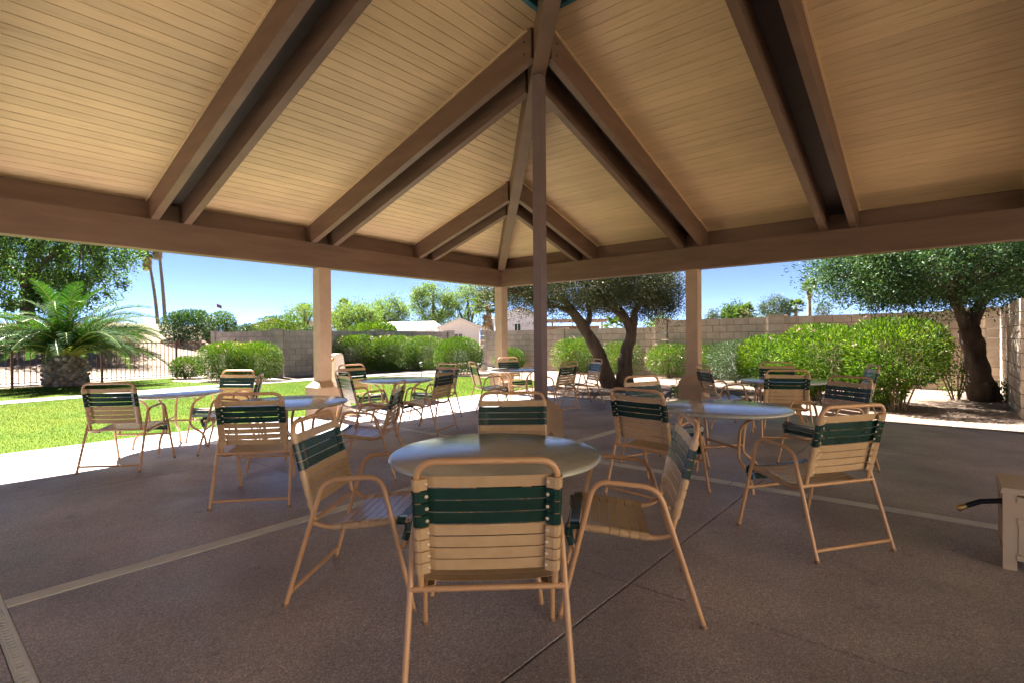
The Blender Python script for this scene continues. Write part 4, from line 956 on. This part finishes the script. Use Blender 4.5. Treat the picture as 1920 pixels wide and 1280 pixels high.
x, y = bear(-.566, 110); fg = thing('flag', 'small striped flag on a far pole above the trees', 'flag', (x, y, grnd(x, y)))
part('pole', MB().tube([(0, 0, 0), (0, 0, 7.6)], .05, 6), 'white_trim', fg)
fl = MB(); vs_ = [(.05 + i * .17, .12 * math.sin(i * 1.1), z - .12 * i * .5) for i in range(7) for z in (7.5, 6.8)]
fl.add(vs_, [(2 * i, 2 * i + 1, 2 * i + 3, 2 * i + 2) for i in range(6)], True); part('cloth', fl, 'flag_red', fg)
rng = np.random.default_rng(7); nb_ = 260; hv, hf = [], []
rr = np.linspace(-1.3, 1.3, nb_); D0 = 3300.
prof_h = 20 + 95 * np.exp(-((rr + .70) / .05) ** 2) + 70 * np.exp(-((rr + .585) / .02) ** 2) + 160 * np.exp(-((rr + .455) / .055) ** 2) + 105 * np.exp(-((rr + .37) / .04) ** 2) + 60 * np.exp(-((rr + 1.0) / .15) ** 2) + 30 * np.exp(-((rr - .9) / .2) ** 2)
prof_h = prof_h + np.cumsum(rng.normal(0, 3.0, nb_)) * .25 + rng.normal(0, 2.5, nb_)
for j, (k, dd) in enumerate(((0, 0), (.45, 180), (.8, 330), (1, 480), (.6, 800), (0, 1300))):
    jit = 1 + rng.normal(0, .12, nb_) * (0 < k < 1)
    hv.append(np.column_stack([rr * (D0 + dd), np.full(nb_, D0 + dd), np.maximum(prof_h, 2) * k * jit - 1]))
hv = np.concatenate(hv); hf = np.array([(j * nb_ + i, j * nb_ + i + 1, (j + 1) * nb_ + i + 1, (j + 1) * nb_ + i) for j in range(5) for i in range(nb_ - 1)])
tag(link('hills', npmesh('hills', hv, hf, 'hill', False)), kind='structure')

# unseen building behind right of the viewpoint, added to bounce sunlight under the roof
CL = thing('bounce_building', 'unseen long low pale stucco building added to bounce sunlight under the pavilion roof', 'building', (CEN.x, CEN.y, 0), RZ)
mat('pale_stucco', (.74, .62, .46), (.80, .68, .51), 3, .85, .2, 120)
part('wall', MB().box((-2.5, -12.6, 1.9), (22, .3, 3.8)), 'pale_stucco', CL)
part('wall', MB().box((-13.35, -17.6, 1.9), (.3, 9.6, 3.8)), 'pale_stucco', CL)
part('wall', MB().box((8.35, -17.6, 1.9), (.3, 9.6, 3.8)), 'pale_stucco', CL)
part('roof', MB().box((-2.5, -17.9, 3.95), (23, 10.6, .3)), 'shingle', CL)
for x in (-10.5, -6.5, 1.5, 5.5):
    f = part('window', MB().box((x, -12.43, 1.7), (1.5, .08, 1.3)), 'white_trim', CL); part('pane', MB().box((x, -12.40, 1.7), (1.32, .06, 1.12)), 'window_glass', f)
d = part('door', MB().box((-2.5, -12.43, 1.05), (1.7, .08, 2.1)), 'white_trim', CL); part('pane', MB().box((-2.5, -12.4, 1.1), (1.4, .06, 1.8)), 'window_glass', d)
tag(link('bounce_apron', MB().prism([(-15, -12.4), (9.5, -12.4), (9.5, -9.92), (-15, -9.92)], -.1, -.002).mesh('bounce_apron', 'concrete'), None, (CEN.x, CEN.y, 0), RZ), kind='structure')  # unseen concrete apron, added with the building to bounce sunlight

# ------------------------------------------------------------------ the air between here and the hills
hz = MB().box((0, 2500, 130), (11000, 5300, 268)).mesh('haze'); m = bpy.data.materials.new('haze'); m.use_nodes = True; t_ = m.node_tree
t_.nodes.remove(t_.nodes['Principled BSDF']); pv = t_.nodes.new('ShaderNodeVolumePrincipled')
pv.inputs['Color'].default_value = (.78, .87, 1, 1); pv.inputs['Density'].default_value = .00002
t_.links.new(pv.outputs[0], t_.nodes['Material Output'].inputs['Volume']); hz.materials.append(m)
tag(link('haze', hz), kind='stuff')
